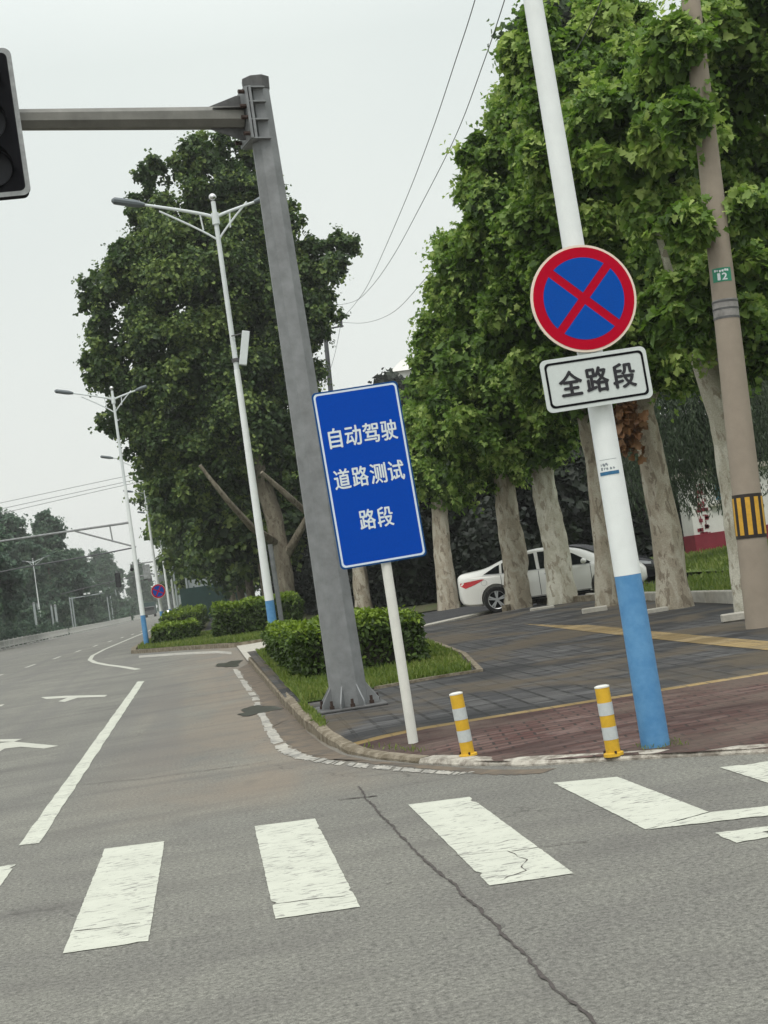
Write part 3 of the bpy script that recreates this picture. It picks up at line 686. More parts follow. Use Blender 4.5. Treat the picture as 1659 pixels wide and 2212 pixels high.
hedge([(.35, 3.3, 50.6, 54.0, 1.18)], 20000, .15, 'bright topped hedge behind the lamp post with blue base', 4, (1.8, 52.3, .12), z0=.12)
hedge([(-2.05, -.45, 55.4, 60.0, .68)], 14000, .16, 'dark trimmed hedge beside the lamp post at the verge corner', 5, (-1.4, 61, .12), z0=.12)
hedge([(-2.2, -.35, 74, 86, .95)], 7000, .22, 'second dark hedge behind the verge corner hedge', 6, (-1.4, 80, .12), z0=.12)
hedge([(-2.2, -.1, 98, 110, 1.05)], 5000, .28, 'third far hedge along the verge', 7, (-1.2, 104, .12), z0=.12)
hedge([(-2.2, .1, 124, 140, 1.2)], 4000, .33, 'farthest pale hedge along the verge', 8, (-1.2, 132, .12), z0=.12)

# ------------------------------------------------------------------ trees
def tree_px(Y, path, widths, lobes, n, size, tmpl, leaf, bark, label, seed, group, limbs=(), base_z=None, name='plane_tree', per=26, sig=.2, ndep=.9, flare=1.14, fill=.06):
    """path, lobes in picture pixels at the distance Y; real size there"""
    k = px_m(Y); p0 = AT(*path[0], Y); t = thing(name, p0, label, 'tree', group)
    mb = MB(); pts = [AT(x, y, Y) for x, y in path]
    trunk_path(mb, [pts[0] - np.array([0, 0, .25])] + pts[1:], [w / 2 / k for w in widths], seed, 14, flare)
    for lp in limbs:
        q = [AT(x, y, Y + dy) for x, y, dy, w in lp]; trunk_path(mb, q, [w / 2 / k for x, y, dy, w in lp], seed + 7, 9, 1)
    mb.build('trunk', M[bark], t, True)
    rg = random.Random(seed); L = []
    for lo in lobes:
        x, y, r = lo[:3]; dy = lo[3] if len(lo) > 3 else rg.uniform(-.35, .35) * r / k
        L.append((AT(x, y, Y + dy), (r / k, r / k * ndep, r / k)))
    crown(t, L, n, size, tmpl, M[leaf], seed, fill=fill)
    return t
GR = 'plane trees along the footpath'
tree_px(21.3, [(1611, 1338), (1592, 1180), (1575, 1050), (1558, 900), (1520, 760), (1490, 640)], [44, 42, 44, 56, 62, 50],
        [(1560, 150, 200, 1.0), (1410, 320, 140, -.6), (1640, 430, 150, 2.6), (1590, 640, 90, -.9), (1650, 760, 70, -.8), (1690, 40, 140), (1590, -40, 80, 1.2), (1470, 560, 90, 1.6), (1700, 560, 150, 2.4), (1440, 700, 70, -.4), (1400, 190, 100), (1495, 665, 62, -1.0), (1545, 690, 40, -.7), (1478, 250, 42, -3.0), (1485, 490, 40, -2.9), (1450, 120, 60, -2.6), (1610, 470, 45, -2.6)],
        82000, .165, MAPLE, 'leaf', 'bark_pale', 'leaning plane tree right beside the concrete utility pole', 11, GR, [[(1560, 910, 0, 40), (1620, 780, .3, 30), (1690, 640, .5, 20)], [(1510, 740, 0, 30), (1450, 600, -.4, 20), (1400, 430, -.6, 10)]])
tree_px(25.3, [(1462, 1320), (1438, 1150), (1405, 980), (1385, 880)], [78, 64, 58, 52],
        [(1290, 210, 150, -1.0), (1200, 140, 95, -.6), (1340, 420, 150, -.6), (1210, 330, 110, -.9), (1390, 640, 120, .2), (1300, 640, 110, -.3), (1420, 790, 75, .2), (1240, 480, 120, -.6), (1340, 780, 80, -.4), (1330, 60, 80), (1440, 520, 90, 1.6)],
        76000, .155, MAPLE, 'leaf', 'bark', 'thick trunked plane tree right behind the no stopping sign pole', 12, GR, [[(1385, 885, 0, 34), (1370, 760, .2, 26), (1330, 600, .2, 14)], [(1388, 890, 0, 34), (1440, 780, .2, 24), (1470, 640, .3, 12)]])
tree_px(29.2, [(1312, 1318), (1300, 1150), (1283, 990), (1265, 900)], [52, 43, 40, 36],
        [(1150, 340, 110, -.8), (1075, 360, 70, -.8), (1190, 520, 130, -.5), (1095, 490, 100, -.7), (1250, 700, 120, -.2), (1150, 690, 110, -.5), (1215, 850, 80, -.3), (1290, 880, 60, .3), (1170, 220, 90, -.4), (1045, 520, 60, -.3)],
        62000, .155, MAPLE2, 'leaf', 'bark', 'mottled plane tree mostly hidden left of the white pole', 13, GR, [[(1268, 910, 0, 26), (1240, 780, 0, 18), (1200, 640, 0, 9)]])
tree_px(33.7, [(1214, 1310), (1203, 1200), (1185, 1100), (1170, 1020)], [66, 57, 53, 50],
        [(1060, 600, 110, -.5), (1000, 620, 62, -.5), (1120, 760, 120, -.3), (1020, 770, 110, -.5), (1150, 900, 80, -.2), (1060, 900, 95, -.3), (1190, 960, 45, .2), (1075, 470, 70, -.2), (990, 548, 30, -.2), (1210, 800, 90, .2), (1160, 975, 42, -.45), (1125, 955, 45, -.4), (1200, 930, 40, -.4)],
        60000, .155, MAPLE2, 'leaf', 'bark_pale', 'forked pale plane tree in front of the white sedan doors', 14, GR, [[(1172, 1030, 0, 42), (1148, 970, -.1, 34), (1110, 860, -.2, 20)], [(1172, 1030, 0, 38), (1192, 955, .1, 30), (1200, 860, .1, 16)]])
tree_px(35.2, [(1118, 1318), (1112, 1200), (1095, 1090), (1085, 1020)], [62, 54, 48, 43],
        [(985, 720, 70, -.3), (972, 800, 72, -.4), (1040, 940, 85, -.2), (980, 910, 75, -.3), (1080, 1000, 50, 0), (1000, 1020, 55, .2), (925, 735, 24, -.3), (1040, 840, 80, .3)],
        46000, .16, MAPLE2, 'leaf', 'bark', 'brown plane tree before the rear wheel of the white sedan', 15, GR, [[(1086, 1030, 0, 30), (1050, 940, 0, 18), (1010, 840, 0, 9)]])
tree_px(44.5, [(968, 1316), (958, 1200), (948, 1090), (940, 1000)], [48, 38, 35, 30],
        [(938, 850, 50), (928, 930, 60), (965, 900, 65), (945, 1010, 60), (915, 1000, 50), (975, 1050, 38)],
        18000, .22, MAPLE2, 'leaf', 'bark', 'slim plane tree between the blue sign and white sedan', 16, GR)
tree_px(56, [(788, 1330), (778, 1240), (762, 1120), (750, 1040)], [38, 32, 28, 24],
        [(760, 950, 50), (720, 1010, 58), (800, 970, 58), (815, 925, 42), (760, 1050, 50)],
        10000, .26, MAPLE2, 'leaf', 'bark', 'small plane tree hidden behind the blue text sign', 17, GR)
# dry brown leaves caught in the fork of the thick trunked tree
rg = np.random.default_rng(8); P = AT(1352, 905, 24.6) + rg.normal(0, 1, (260, 3)) * np.array([.11, .08, .22]); P[:, 2] -= .1
X, Y = frames(rg, np.tile([0, -1.0, 0], (260, 1)), 0, .7, 1.2)
tag(leaf_mesh('dry_branch', P, X, Y, .13 + .1 * rg.random(260), rg.random(260), MAPLE, M['leaf_brown'], None), 'dry brown leaves hanging right under the rectangular white plate', 'branch')

TG = 'tall dark trees along the far verge'
tree_px(61, [(622, 1338), (612, 1240), (592, 1120), (560, 1010), (540, 900)], [46, 40, 38, 30, 22],
        [(465, 340, 50), (420, 350, 42), (535, 335, 42), (325, 375, 32), (535, 420, 62), (475, 450, 90), (375, 510, 72), (592, 420, 34), (610, 480, 40), (600, 560, 75), (305, 455, 38), (280, 560, 50), (690, 570, 60), (738, 530, 30), (455, 610, 130), (345, 650, 95), (235, 620, 45), (210, 655, 32), (560, 690, 120), (690, 680, 40), (265, 745, 70), (400, 780, 120), (520, 840, 110), (620, 790, 70), (650, 690, 70), (225, 800, 42), (290, 860, 65), (400, 920, 90), (330, 960, 60), (480, 960, 80), (590, 930, 70), (250, 905, 35), (655, 900, 50), (570, 1010, 60), (645, 1000, 50), (500, 1035, 52), (390, 1060, 60), (450, 1010, 60)],
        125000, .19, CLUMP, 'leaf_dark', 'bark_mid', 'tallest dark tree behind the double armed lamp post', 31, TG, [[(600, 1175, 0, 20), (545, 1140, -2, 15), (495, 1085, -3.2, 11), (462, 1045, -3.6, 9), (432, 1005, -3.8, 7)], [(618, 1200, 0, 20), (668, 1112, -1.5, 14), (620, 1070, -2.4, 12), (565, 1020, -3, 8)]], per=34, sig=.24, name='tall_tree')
def tall(Y, x, h, w, seed, label, n=9000, low=.3):
    """generic tall tree: trunk foot at picture column x"""
    y = 1300 - .145 * (x - 440) + (EYE - .2) * px_m(Y); k = px_m(Y); tilt = -.15
    H = h * k; Wd = w * k; rg = random.Random(seed)
    path = [(x, y), (x + tilt * H * .25, y - H * .25), (x + tilt * H * .6, y - H * .6)]
    L = []
    for i in range(20):
        f = low + (1 - low) * i / 19; half = Wd / 2 * (1.05 - abs(f - .5) * 1.15) * rg.uniform(.75, 1.1)
        r = Wd * rg.uniform(.16, .26) * (1.1 - f * .45); yy = y - H * f + r * .4; xx = x + tilt * H * f + rg.uniform(-1, 1) * max(0, half - r * .8)
        L.append((xx, yy, r))
    return tree_px(Y, path, [.52 * k, .42 * k, .2 * k], L, int(n * 1.6), .34, CLUMP, 'leaf_dark', 'bark_mid', label, seed, TG, per=30, sig=.26, name='tall_tree')
tall(70, 585, 15.5, 9, 41, 'tall tree just left behind the lamp post with sign box', 10000)
tall(80, 550, 16, 10, 42, 'third tall tree along the verge showing a bare trunk', 10000)
tall(92, 528, 17, 11, 43, 'fourth tall tree along the verge behind bright hedge', 9000)
tall(108, 508, 17, 12, 44, 'fifth tall tree along the verge', 8000)
tall(128, 488, 16, 12, 45, 'sixth tall tree along the verge', 7000)
tall(155, 470, 15, 12, 46, 'seventh tall tree along the verge above green hoarding', 6000)
tall(195, 452, 14, 12, 47, 'last tall tree along the right hand verge', 5000)

# woodland behind the footpath trees: low-branched dark trees
def generic_tree(name, h, w, seed, n, size, leaf, bark, label, group, low=.06, tm=CLUMP, loc=(0, 0, 0)):
    t = thing(name, (0, 0, 0), label, 'tree', group); rg = random.Random(seed)
    mb = MB(); trunk_path(mb, [(0, 0, -.3), (.1, 0, h * .3), (-.1, .1, h * .7)], [h * .02, h * .016, h * .006], seed, 10); mb.build('trunk', M[bark], t, True)
    L = []
    for i in range(22):
        f = low + (1 - low) * i / 21; half = w / 2 * (1.0 - max(0, f - .45) * 1.35) * rg.uniform(.6, 1.0); a = rg.uniform(0, 6.28)
        r = w * rg.uniform(.15, .24) * (1.05 - f * .4); q = max(0, half - r * .7)
        L.append(((math.cos(a) * q, math.sin(a) * q, h * f - r * .3), (r, r, r)))
    crown(t, L, n, size, tm, M[leaf], seed, sub=12); t.location = loc
    return t
BG = 'dark woodland trees behind the parked cars'
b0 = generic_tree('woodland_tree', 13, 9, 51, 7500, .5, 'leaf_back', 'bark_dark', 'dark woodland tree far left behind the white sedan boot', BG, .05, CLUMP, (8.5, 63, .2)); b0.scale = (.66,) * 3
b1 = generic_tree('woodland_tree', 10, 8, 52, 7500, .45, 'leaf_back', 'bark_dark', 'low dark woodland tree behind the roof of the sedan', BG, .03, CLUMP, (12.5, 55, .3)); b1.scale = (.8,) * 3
bl = [(14.2, 61, 1.0, 'dark woodland tree behind the sedan bonnet'), (11.5, 71, .72, 'tall woodland tree rising behind the forked plane tree'), (18, 66, 1.15, 'woodland tree behind the thick trunked plane tree'),
      (6.3, 79, .7, 'woodland tree behind the small plane tree'), (10.6, 56.5, .75, 'short woodland tree nearest the parked cars'), (20, 67, 1.25, 'broad woodland tree left of the white wall'),
      (18.3, 88, 1.35, 'farthest woodland tree above the sedan'), (30, 74, 1.35, 'woodland tree behind the white walled building'), (9.2, 54.5, .7, 'short woodland tree behind the sedan boot'), (11.5, 86, .75, 'woodland tree far behind the blue text sign'), (27, 88, 1.5, 'highest woodland tree behind the leaning plane tree')]
for i, (x, y, s_, lab) in enumerate(bl): dup(b0 if i % 2 else b1, (x, y, .25), lab, BG, i * 1.7, s_)
tt = tree_px(62, [(1265, 1250), (1200, 800), (1150, 400)], [30, 22, 10], [(1140, 110, 60), (1190, 60, 70), (1165, 200, 60), (1220, 160, 70), (1240, 30, 80), (1150, 300, 70), (1230, 280, 80)], 7000, .4, CLUMP, 'leaf_dark', 'bark_dark', 'tall dark tree topping out behind the white pole', 60, None, name='woodland_tree')
# undergrowth that closes the wood off near the ground
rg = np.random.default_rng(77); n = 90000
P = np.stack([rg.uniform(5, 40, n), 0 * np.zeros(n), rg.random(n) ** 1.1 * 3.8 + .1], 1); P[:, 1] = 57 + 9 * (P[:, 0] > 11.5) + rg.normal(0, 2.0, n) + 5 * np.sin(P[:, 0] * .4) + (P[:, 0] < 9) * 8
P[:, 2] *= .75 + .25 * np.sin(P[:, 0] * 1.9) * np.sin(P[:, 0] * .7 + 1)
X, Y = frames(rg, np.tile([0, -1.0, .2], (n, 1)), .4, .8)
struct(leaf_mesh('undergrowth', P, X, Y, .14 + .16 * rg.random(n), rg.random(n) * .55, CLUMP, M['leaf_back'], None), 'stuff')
# weeping willow strands hanging in front of the white wall
t = thing('willow_tree', (17.3, 43.5, .5), 'weeping willow hanging down before the white wall with red base', 'tree')
mb = MB(); trunk_path(mb, [(17.3, 43.5, .2), (17.2, 43.4, 3.5), (17.0, 43.3, 7.5)], [.24, .2, .1], 4, 10); mb.build('trunk', M['bark_dark'], t, True)
Ps = []; Xs = []; Ts = []
for s_ in range(850):
    a = rg.uniform(0, 6.28); r_ = rg.uniform(.3, 3.6); x0, y0 = 16.1 + r_ * math.cos(a), 43.3 + r_ * math.sin(a) * .8
    zt = 9.0 - r_ * .55 + rg.normal(0, .4); zb_ = rg.uniform(2.0, 4.6); L = np.arange(zb_, zt, .085); k = len(L)
    Ps.append(np.stack([x0 + .12 * np.sin(L * 2 + s_) + rg.normal(0, .06, k), y0 + .12 * np.cos(L * 2) + rg.normal(0, .06, k), L], 1))
    Xs.append(unit(np.array([0, 0, -1.0]) + rg.normal(0, .4, (k, 3)))); Ts.append(np.full(k, rg.random()) + rg.normal(0, .1, k))
P = np.concatenate(Ps); X = np.concatenate(Xs); Y = unit(np.cross(X, rg.normal(0, 1, X.shape))) * .45
leaf_mesh('crown', P, X, Y, .11 + .10 * rg.random(len(P)), np.concatenate(Ts), OVAL, M['leaf_willow'], t)

# trees across the road, fading into the haze
LG = 'hazy trees across the road'
l0 = generic_tree('roadside_tree', 15.5, 12.5, 71, 24000, .44, 'leaf_far', 'bark_dark', 'nearest hazy tree at the left edge across the road', LG, .1)
l1 = generic_tree('roadside_tree', 15.5, 11, 72, 22000, .44, 'leaf_far', 'bark_dark', 'pointed hazy tree across the road', LG, .08)
lt = [(-23.8, 118, 1.2, 'nearest hazy tree at the left edge across the road'), (-21.2, 132, 1.06, 'second hazy tree across the road with a dark right flank'), (-23.5, 150, .7, 'low hazy tree across the road behind the first lamp'),
      (-29, 160, .95, 'hazy tree across the road behind the first two'), (-24, 178, .72, 'short hazy tree across the road by the pale posts'), (-25, 195, 1.05, 'hazy tree with a twin peak across the road'), (-21.5, 212, 1.1, 'highest peak among the hazy trees across the road'),
      (-24.5, 240, .88, 'hazy tree right of the highest peak'), (-22.5, 268, .9, 'pale hazy tree right of the camera arm'), (-25, 300, .95, 'pale hazy tree behind the hanging signal'), (-21.5, 335, .9, 'faint tree right of the hanging signal'),
      (-24, 365, 1.1, 'faint far tree near the end of the road'), (-18, 420, 1.0, 'fainter far tree near the end of the road'), (-12, 520, 1.1, 'faintest tree closing off the left of the road'), (-3, 560, 1.0, 'faintest tree closing off the road end'), (4, 540, 1.1, 'faintest tree closing off the right of the road'), (9, 430, 1.0, 'faint tree right of the road end'), (6, 330, .9, 'faint tree behind the far right lamps'), (-40, 230, 1.2, 'hazy tree in the second rank across the road'), (-38, 140, 1.1, 'hazy tree in the second rank at the left edge')]
for i, (x, y, s_, lab) in enumerate(lt):
    if i == 0: l0.location = (x, y, 0); l0.scale = (s_,) * 3; l0['label'] = lab
    elif i == 1: l1.location = (x, y, 0); l1.scale = (s_,) * 3; l1['label'] = lab
    else: dup(l0 if i % 2 else l1, (x, y, 0), lab, LG, i * 2.1, s_)

# ------------------------------------------------------------------ buildings and far walls
wb = AT(1500, 1190, 52); bx, by = wb[0], 52.0
t = thing('white_building', (bx + 2, by, .55), 'white walled building with a dark red base behind the willow', 'building')
gz = .55
MB().box((bx + 7.6, by + .6, gz + 1.55), (15, 1.2, 3.0), None).build('wall', M['wall_white'], t)
MB().box((bx + 7.6, by + .59, gz + .05 + .28), (15.06, 1.26, 1.0)).build('base_band', M['wall_red'], t)
MB().box((bx + 7.6, by + .55, gz + 3.05 + .1), (15.4, 1.7, .2)).build('roof', M['concrete'], t)
c = AT(1552, 1045, 51.9)
w_ = MB().box((c[0] + .5, by - .02, c[2] + .0), (1.3, .1, 1.2)).build('window', M['window_blue'], t)
MB().box((c[0] + .5, by - .08, c[2] - .78), (1.9, .2, .08)).build('sill', M['pale_concrete'], w_)
mb = MB(); rg2 = random.Random(3)
for cx_ in (1510, 1523):
    for cy_ in range(1050, 1160, 13):
        p = AT(cx_ + (cy_ - 1100) * .13, cy_, 51.93)
        for k in range(4): mb.box((p[0] + rg2.uniform(-.07, .07), by - .012, p[2] + rg2.uniform(-.08, .08)), (rg2.choice([.15, .03]), .012, .03 if k % 2 else .13))
mb.build('lettering', M['wall_red'], t)
# pale apartment house far behind, only its roof shows
p = AT(865, 800, 150)
t = thing('apartment_house', (p[0] + 6, 150, 0), 'pale apartment house whose roof shows over the blue text sign', 'building')
zt = AT(880, 800, 150)[2]
MB().box((p[0] + 8, 155, zt / 2), (18, 10, zt)).build('wall', M['wall_white'], t)
MB().prism([(p[0] - 1.3, 149.6, zt), (p[0] + 17.3, 149.6, zt), (p[0] + 16, 152, zt + 1.5), (p[0] + .6, 152, zt + 1.5)], (0, 9, 0)).build('roof', M['wall_white'], t)
for k in range(3):
    f = MB().box((p[0] + 2.6 + 4 * k, 149.96, zt - 2.2), (1.8, .12, 1.6)).build('window', M['glass'], t)
dup(b0, (p[0] - 3.0, 138, .2), 'distant treetop showing left of the pale apartment roof', BG, 1.0, 1.5)
# green hoarding and pale gate frame beyond the bright hedge
a0, a1 = G(388, 1336, .15), G(505, 1322, .15)
Yh = 118.0; pA, pB = AT(388, 1276, Yh), AT(520, 1262, Yh)
t = thing('hoarding', ((pA[0] + pB[0]) / 2, Yh, .1), 'dark green hoarding fence beyond the bright hedge', 'fence')
MB().box(((pA[0] + pB[0]) / 2, Yh, pA[2] / 2 + .1), (pB[0] - pA[0], .12, pA[2])).build('panel', M['fence_green'], t)
for k in range(6): MB().box((pA[0] + .3 + (pB[0] - pA[0] - .6) * k / 5, Yh - .12, pA[2] / 2 + .1), (.12, .12, pA[2] + .2)).build('post', M['fence_green'], t)
t = thing('gate_frame', (AT(420, 1300, 119.5)[0], 119.5, .1), 'pale steel gate frame standing behind the green hoarding', 'gate')
for x in (398, 452, 463):
    q = AT(x, 1225, 119.5); MB().tube([(q[0], 119.5, .1), (q[0], 119.5, q[2])], .09, 8).build('post', M['steel_pale'], t)
q0, q1 = AT(396, 1225, 119.5), AT(463, 1216, 119.5)
MB().tube([q0, (q1[0], 119.5, q0[2])], .07, 8).build('beam', M['steel_pale'], t)
MB().box((q0[0] + 1, 119.7, q0[2] - 1.6), (1.6, .1, .9)).build('sign_board', M['steel_pale'], t)

# ------------------------------------------------------------------ white median fence across the road
t = thing('median_fence', (-15.2, 150, 0), 'long low white picket fence along the far side of the road', 'fence')
mb = MB(); mp = MB(); fx = lambda y: -16.9 + (y - 120) * .045 if y < 200 else -13.3
yy = 100.0; k = 0; prev = None
while yy < 330:
    mp.box((fx(yy), yy, .42), (.09, .09, .84)); mp.box((fx(yy), yy, .04), (.3, .3, .08))
    if prev is not None:
        for zz in (.25, .72): mb.tube([(fx(prev), prev, zz), (fx(yy), yy, zz)], .028, 5)
        for j in range(1, 6):
            y2 = prev + (yy - prev) * j / 6; mb.box((fx(y2), y2, .48), (.05, .05, .6))
    prev = yy; yy += 2.2
mb.build('rails', M['fence_white'], t); o = mp.build('posts', M['fence_white'], t); struct(o, 'stuff')
# shrubs at the foot of the fence
SG = 'dark shrubs by the median fence'
def shrub(loc, r, seed, label):
    t = thing('shrub', loc, label, 'shrub', SG); crown(t, [((loc[0], loc[1], loc[2] + r * .8), (r, r, r * .85)), ((loc[0] + r * .6, loc[1], loc[2] + r * .5), (r * .6,) * 3)], 700, r * .22, CLUMP, M['leaf_far'], seed, 0, 1, 'foliage')
    MB().tube([(loc[0], loc[1], loc[2] - .05), (loc[0], loc[1], loc[2] + r * .7)], r * .07, 6).build('stem', M['bark_dark'], t); return t
shrub(np.array([-18.2, 138, 0]), .95, 1, 'round dark shrub left of the first far lamp')
shrub(np.array([-17.3, 150, 0]), .9, 2, 'dark shrub behind the middle of the white fence')
shrub(np.array([-16.2, 160, 0]), .9, 3, 'dark shrub right of the first far lamp')
shrub(np.array([-14.6, 262, 0]), 1.3, 4, 'far dark shrub near the end of the white fence')

# ------------------------------------------------------------------ street lamps
def make_lamp(name, H, label, group, seg=16):
    t = thing(name, (0, 0, 0), label, 'street lamp', group)
    r = lambda z: .105 - .0062 * z
    MB().tube([(0, 0, -.05), (0, 0, 1.25)], [r(0), r(1.25)], seg).build('painted_base', M['blue_paint'], t, True)
    MB().tube([(0, 0, 1.25), (0, 0, 3.0), (0, 0, 6.4)], [r(1.25) + .001, r(3.0), r(6.4)], seg).build('pole', M['white_paint'], t, True)
    MB().tube([(0, 0, 6.4), (0, 0, H - .1)], [.058, .05], seg).build('upper_pole', M['lamp_white'], t, True)
    MB().sphere((0, 0, H), .085, 12, 8).build('finial', M['chrome'], t, True)
    MB().tube([(0, 0, H - .62), (0, 0, H - .36)], .085, 12).build('collar', M['lamp_white'], t, True)
    for sx, ln, rise in ((-1, 1.55, .46), (1, .95, .26)):
        pts = [(sx * ln * f, 0, H - .46 + rise * (f ** .85)) for f in lin(0, 1, 9)]
        a = MB().tube(pts, lin(.04, .03, 9), 8).build('arm', M['lamp_white'], t, True)
        m2 = MB().tube([(sx * ln * .78 * f, 0, H - .98 + (.9) * f ** .9 * .88) for f in lin(0, 1, 7)], .024, 6)
        m2.tube([(sx * .3, 0, H - .72), (sx * .33, 0, H - .34)], .02, 6); m2.build('brace', M['lamp_white'], a, True)
        e = Vector(pts[-1]); dr = (Vector(pts[-1]) - Vector(pts[-2])).normalized()
        q = MB().tube([e - dr * .05, e + dr * .1, e + dr * .2, e + dr * (.62 if sx < 0 else .4), e + dr * (.68 if sx < 0 else .45)], [.045, .075, .085, .08, .03], 10)
        q.v = [(v_[0], v_[1] * 1.3, e.z + (v_[2] - e.z) * 1.0) for v_ in q.v]; q.build('lamp_head', M['lamp_head'], a, True)
    return t
LGp = 'double armed street lamps along the kerb'
lampA = make_lamp('street_lamp', 10.3, 'nearest street lamp pole with blue base carrying the no stopping sign', LGp, 28)
pb = G(1416, 1608, .05); lampA.location = tuple(pb)
# lean of the near pole as photographed
q = AT(1151, 0, pb[1]); lampA.rotation_euler = (0, math.atan2(q[0] - pb[0], q[2] - pb[2]), 0)
mb = MB(); mb.tube([pb + np.array([0, 0, -.02]), pb + np.array([0, 0, .05])], [.13, .118], 24)
def lampcopy(p, lab, sc=1.0): return dup(lampA, p, lab, LGp, 0, sc)
lampA_rot = lampA.rotation_euler.copy()
p1 = np.array([1.42, 31.3, .12]); L1 = lampcopy(p1, 'whole street lamp with a white sign box rising through the near hedge')
p2 = np.array([-2.42, 56.6, .12]); L2 = lampcopy(p2, 'street lamp at the verge corner carrying a long truss arm')
p3 = np.array([-2.45, 82.0, .12]); L3 = lampcopy(p3, 'street lamp carrying the small far no stopping sign')
for y_, lab in ((107, 'fourth street lamp from the near corner along the kerb'), (132, 'fifth street lamp from the near corner along the kerb'), (158, 'sixth street lamp from the near corner, pale with distance'), (184, 'seventh street lamp from the near corner, very faint')):
    lampcopy((-2.45 - (y_ - 82) * .004, y_, .12), lab)
for o in C.objects:
    if o.name.startswith('street_lamp') and o is not lampA: o.rotation_euler = (0, 0, 0)
# extras of single lamps
def pbox(lamp, c, d, m, name='sign_box', M_=None): return MB().box(c, d, M_, .01).build(name, m, lamp)
c = AT(528, 752, 31.2); pbox(L1, (c[0], c[1], c[2]), (.17, .12, .76), M['lamp_white'], 'sign_box', Matrix.Rotation(R(13), 3, 'Y'))
MB().tube([(c[0] - .25, c[1], c[2] + .3), (c[0], c[1], c[2] + .33)], .015, 6).build('bracket', M['galv_dark'], L1)
MB().tube([(p1[0], p1[1], AT(500, 778, 31.2)[2] - .04), (p1[0], p1[1], AT(500, 778, 31.2)[2] + .04)], .085, 14).build('clamp', M['galv_dark'], L1)
MB().tube([(p1[0] + .22, p1[1] + .25, .1), (p1[0] + .2, p1[1] + .25, 2.6)], .055, 10).build('conduit_post', M['galv'], L1, True)
c = AT(317, 1235, 56.5); pbox(L2, tuple(c), (.28, .16, .56), M['border_grey'])
MB().tube([(c[0] - .3, c[1], c[2] - .32), (c[0] - .02, c[1], c[2] - .3), (c[0], c[1], c[2] - .2)], .02, 6).build('bracket', M['galv_dark'], L2)
a0 = AT(284, 1128, 56.6); a1 = a0 + np.array([-5.6, 0, -.05])
am = MB().tube([a0, a1], [.05, .038], 8).build('truss_arm', M['border_grey'], L2, True)
k0 = a0 + np.array([.05, 0, -1.0]); k1 = a0 + np.array([-2.2, 0, -.05])
mb = MB().tube([k0, k1], .035, 6); mb.tube([a0 + np.array([-.85, 0, 0]), a0 + np.array([-.82, 0, -.68])], .03, 6); mb.build('brace', M['border_grey'], am)
# ------------------------------------------------------------------ helpers for sign faces
def rrect(w, h, r, n=6):
    pts = []
    for cx_, cy_, a in ((w / 2 - r, h / 2 - r, 0), (-w / 2 + r, h / 2 - r, 90), (-w / 2 + r, -h / 2 + r, 180), (w / 2 - r, -h / 2 + r, 270)):
        for k in range(n + 1):
            w_ = R(a + 90 * k / n); pts.append((cx_ + r * math.cos(w_), cy_ + r * math.sin(w_)))
    return pts
class Face:                       # a sign plane: u right, v up, n towards the viewer
    def __init__(s, c, rot=0.0, yaw=0.0):
        s.c = Vector(c); u = Vector((math.cos(yaw), math.sin(yaw), 0)); s.n = Vector((math.sin(yaw), -math.cos(yaw), 0)); up = Vector((0, 0, 1))
        s.u = u * math.cos(rot) + up * math.sin(rot); s.v = up * math.cos(rot) - u * math.sin(rot)
    def p(s, a, b, d=0.0): return s.c + s.u * a + s.v * b + s.n * d
    def slab(s, pts, d0, d1): return MB().prism([s.p(a, b, d0) for a, b in pts], s.n * (d1 - d0))
    def ring(s, outer, inner, d):
        n = len(outer); return MB().add([s.p(*q, d) for q in outer] + [s.p(*q, d) for q in inner], [(i, (i + 1) % n, n + (i + 1) % n, n + i) for i in range(n)])
def glyphs(txt, bold=.02):
    cu = bpy.data.curves.new('lettering', 'FONT'); cu.body = txt; cu.resolution_u = 3
    o = bpy.data.objects.new('lettering', cu); C.objects.link(o); bpy.context.view_layer.update()
    me = bpy.data.meshes.new_from_object(o.evaluated_get(bpy.context.evaluated_depsgraph_get()))
    V = np.array([v_.co[:2] for v_ in me.vertices]); F_ = [tuple(p.vertices) for p in me.polygons]
    bpy.data.objects.remove(o); bpy.data.curves.remove(cu); bpy.data.meshes.remove(me)
    lo, hi = V.min(0), V.max(0); return (V - (lo + hi) / 2) / (hi - lo), F_
def write(mb, face, ch, cu_, cv, w, h, d, bold=.02, mapf=None):
    V, F_ = glyphs(ch); e_ = bold * h
    for k, (dx, dy) in enumerate(((0, 0), (1, 0), (-1, 0), (0, .8), (0, -.8))):
        f = (lambda a, b: mapf(a, b, k * .0003)) if mapf else (lambda a, b: face.p(a, b, d + k * .0003))
        mb.add([f(cu_ + a * (w - 2 * e_) + dx * e_, cv + b * (h - 2 * e_) + dy * e_) for a, b in V], F_)

def no_stop(c, r, rot, label, name='no_stopping_sign', group=None):
    t = thing(name, c, label, 'road sign', group); f = Face(c, rot)
    circ = lambda q, n=56: [(q * math.cos(2 * math.pi * k / n), q * math.sin(2 * math.pi * k / n)) for k in range(n)]
    f.slab(circ(r), -.012, .004).build('rim', M['sign_cream'], t)
    f.slab(circ(r * .955), .0045, .007).build('red_face', M['sign_red'], t)
    bw = r * .062 * 1.25; ri = r * .765; mb = MB()
    for k in range(4):
        a = k * math.pi / 2; pts = []
        # sector between two bars at 45 degrees
        s0 = math.asin(bw / ri); st = -math.pi / 4 + s0; en = math.pi / 4 - s0
        pts.append((bw * math.sqrt(2), 0))
        for j in range(15): w_ = st + (en - st) * j / 14; pts.append((ri * math.cos(w_), ri * math.sin(w_)))
        pts = [(x * math.cos(a) - y * math.sin(a), x * math.sin(a) + y * math.cos(a)) for x, y in pts]
        mb.poly([f.p(x, y, .0085) for x, y in pts])
    mb.build('blue_face', M['disc_blue'], t)
    return t, f
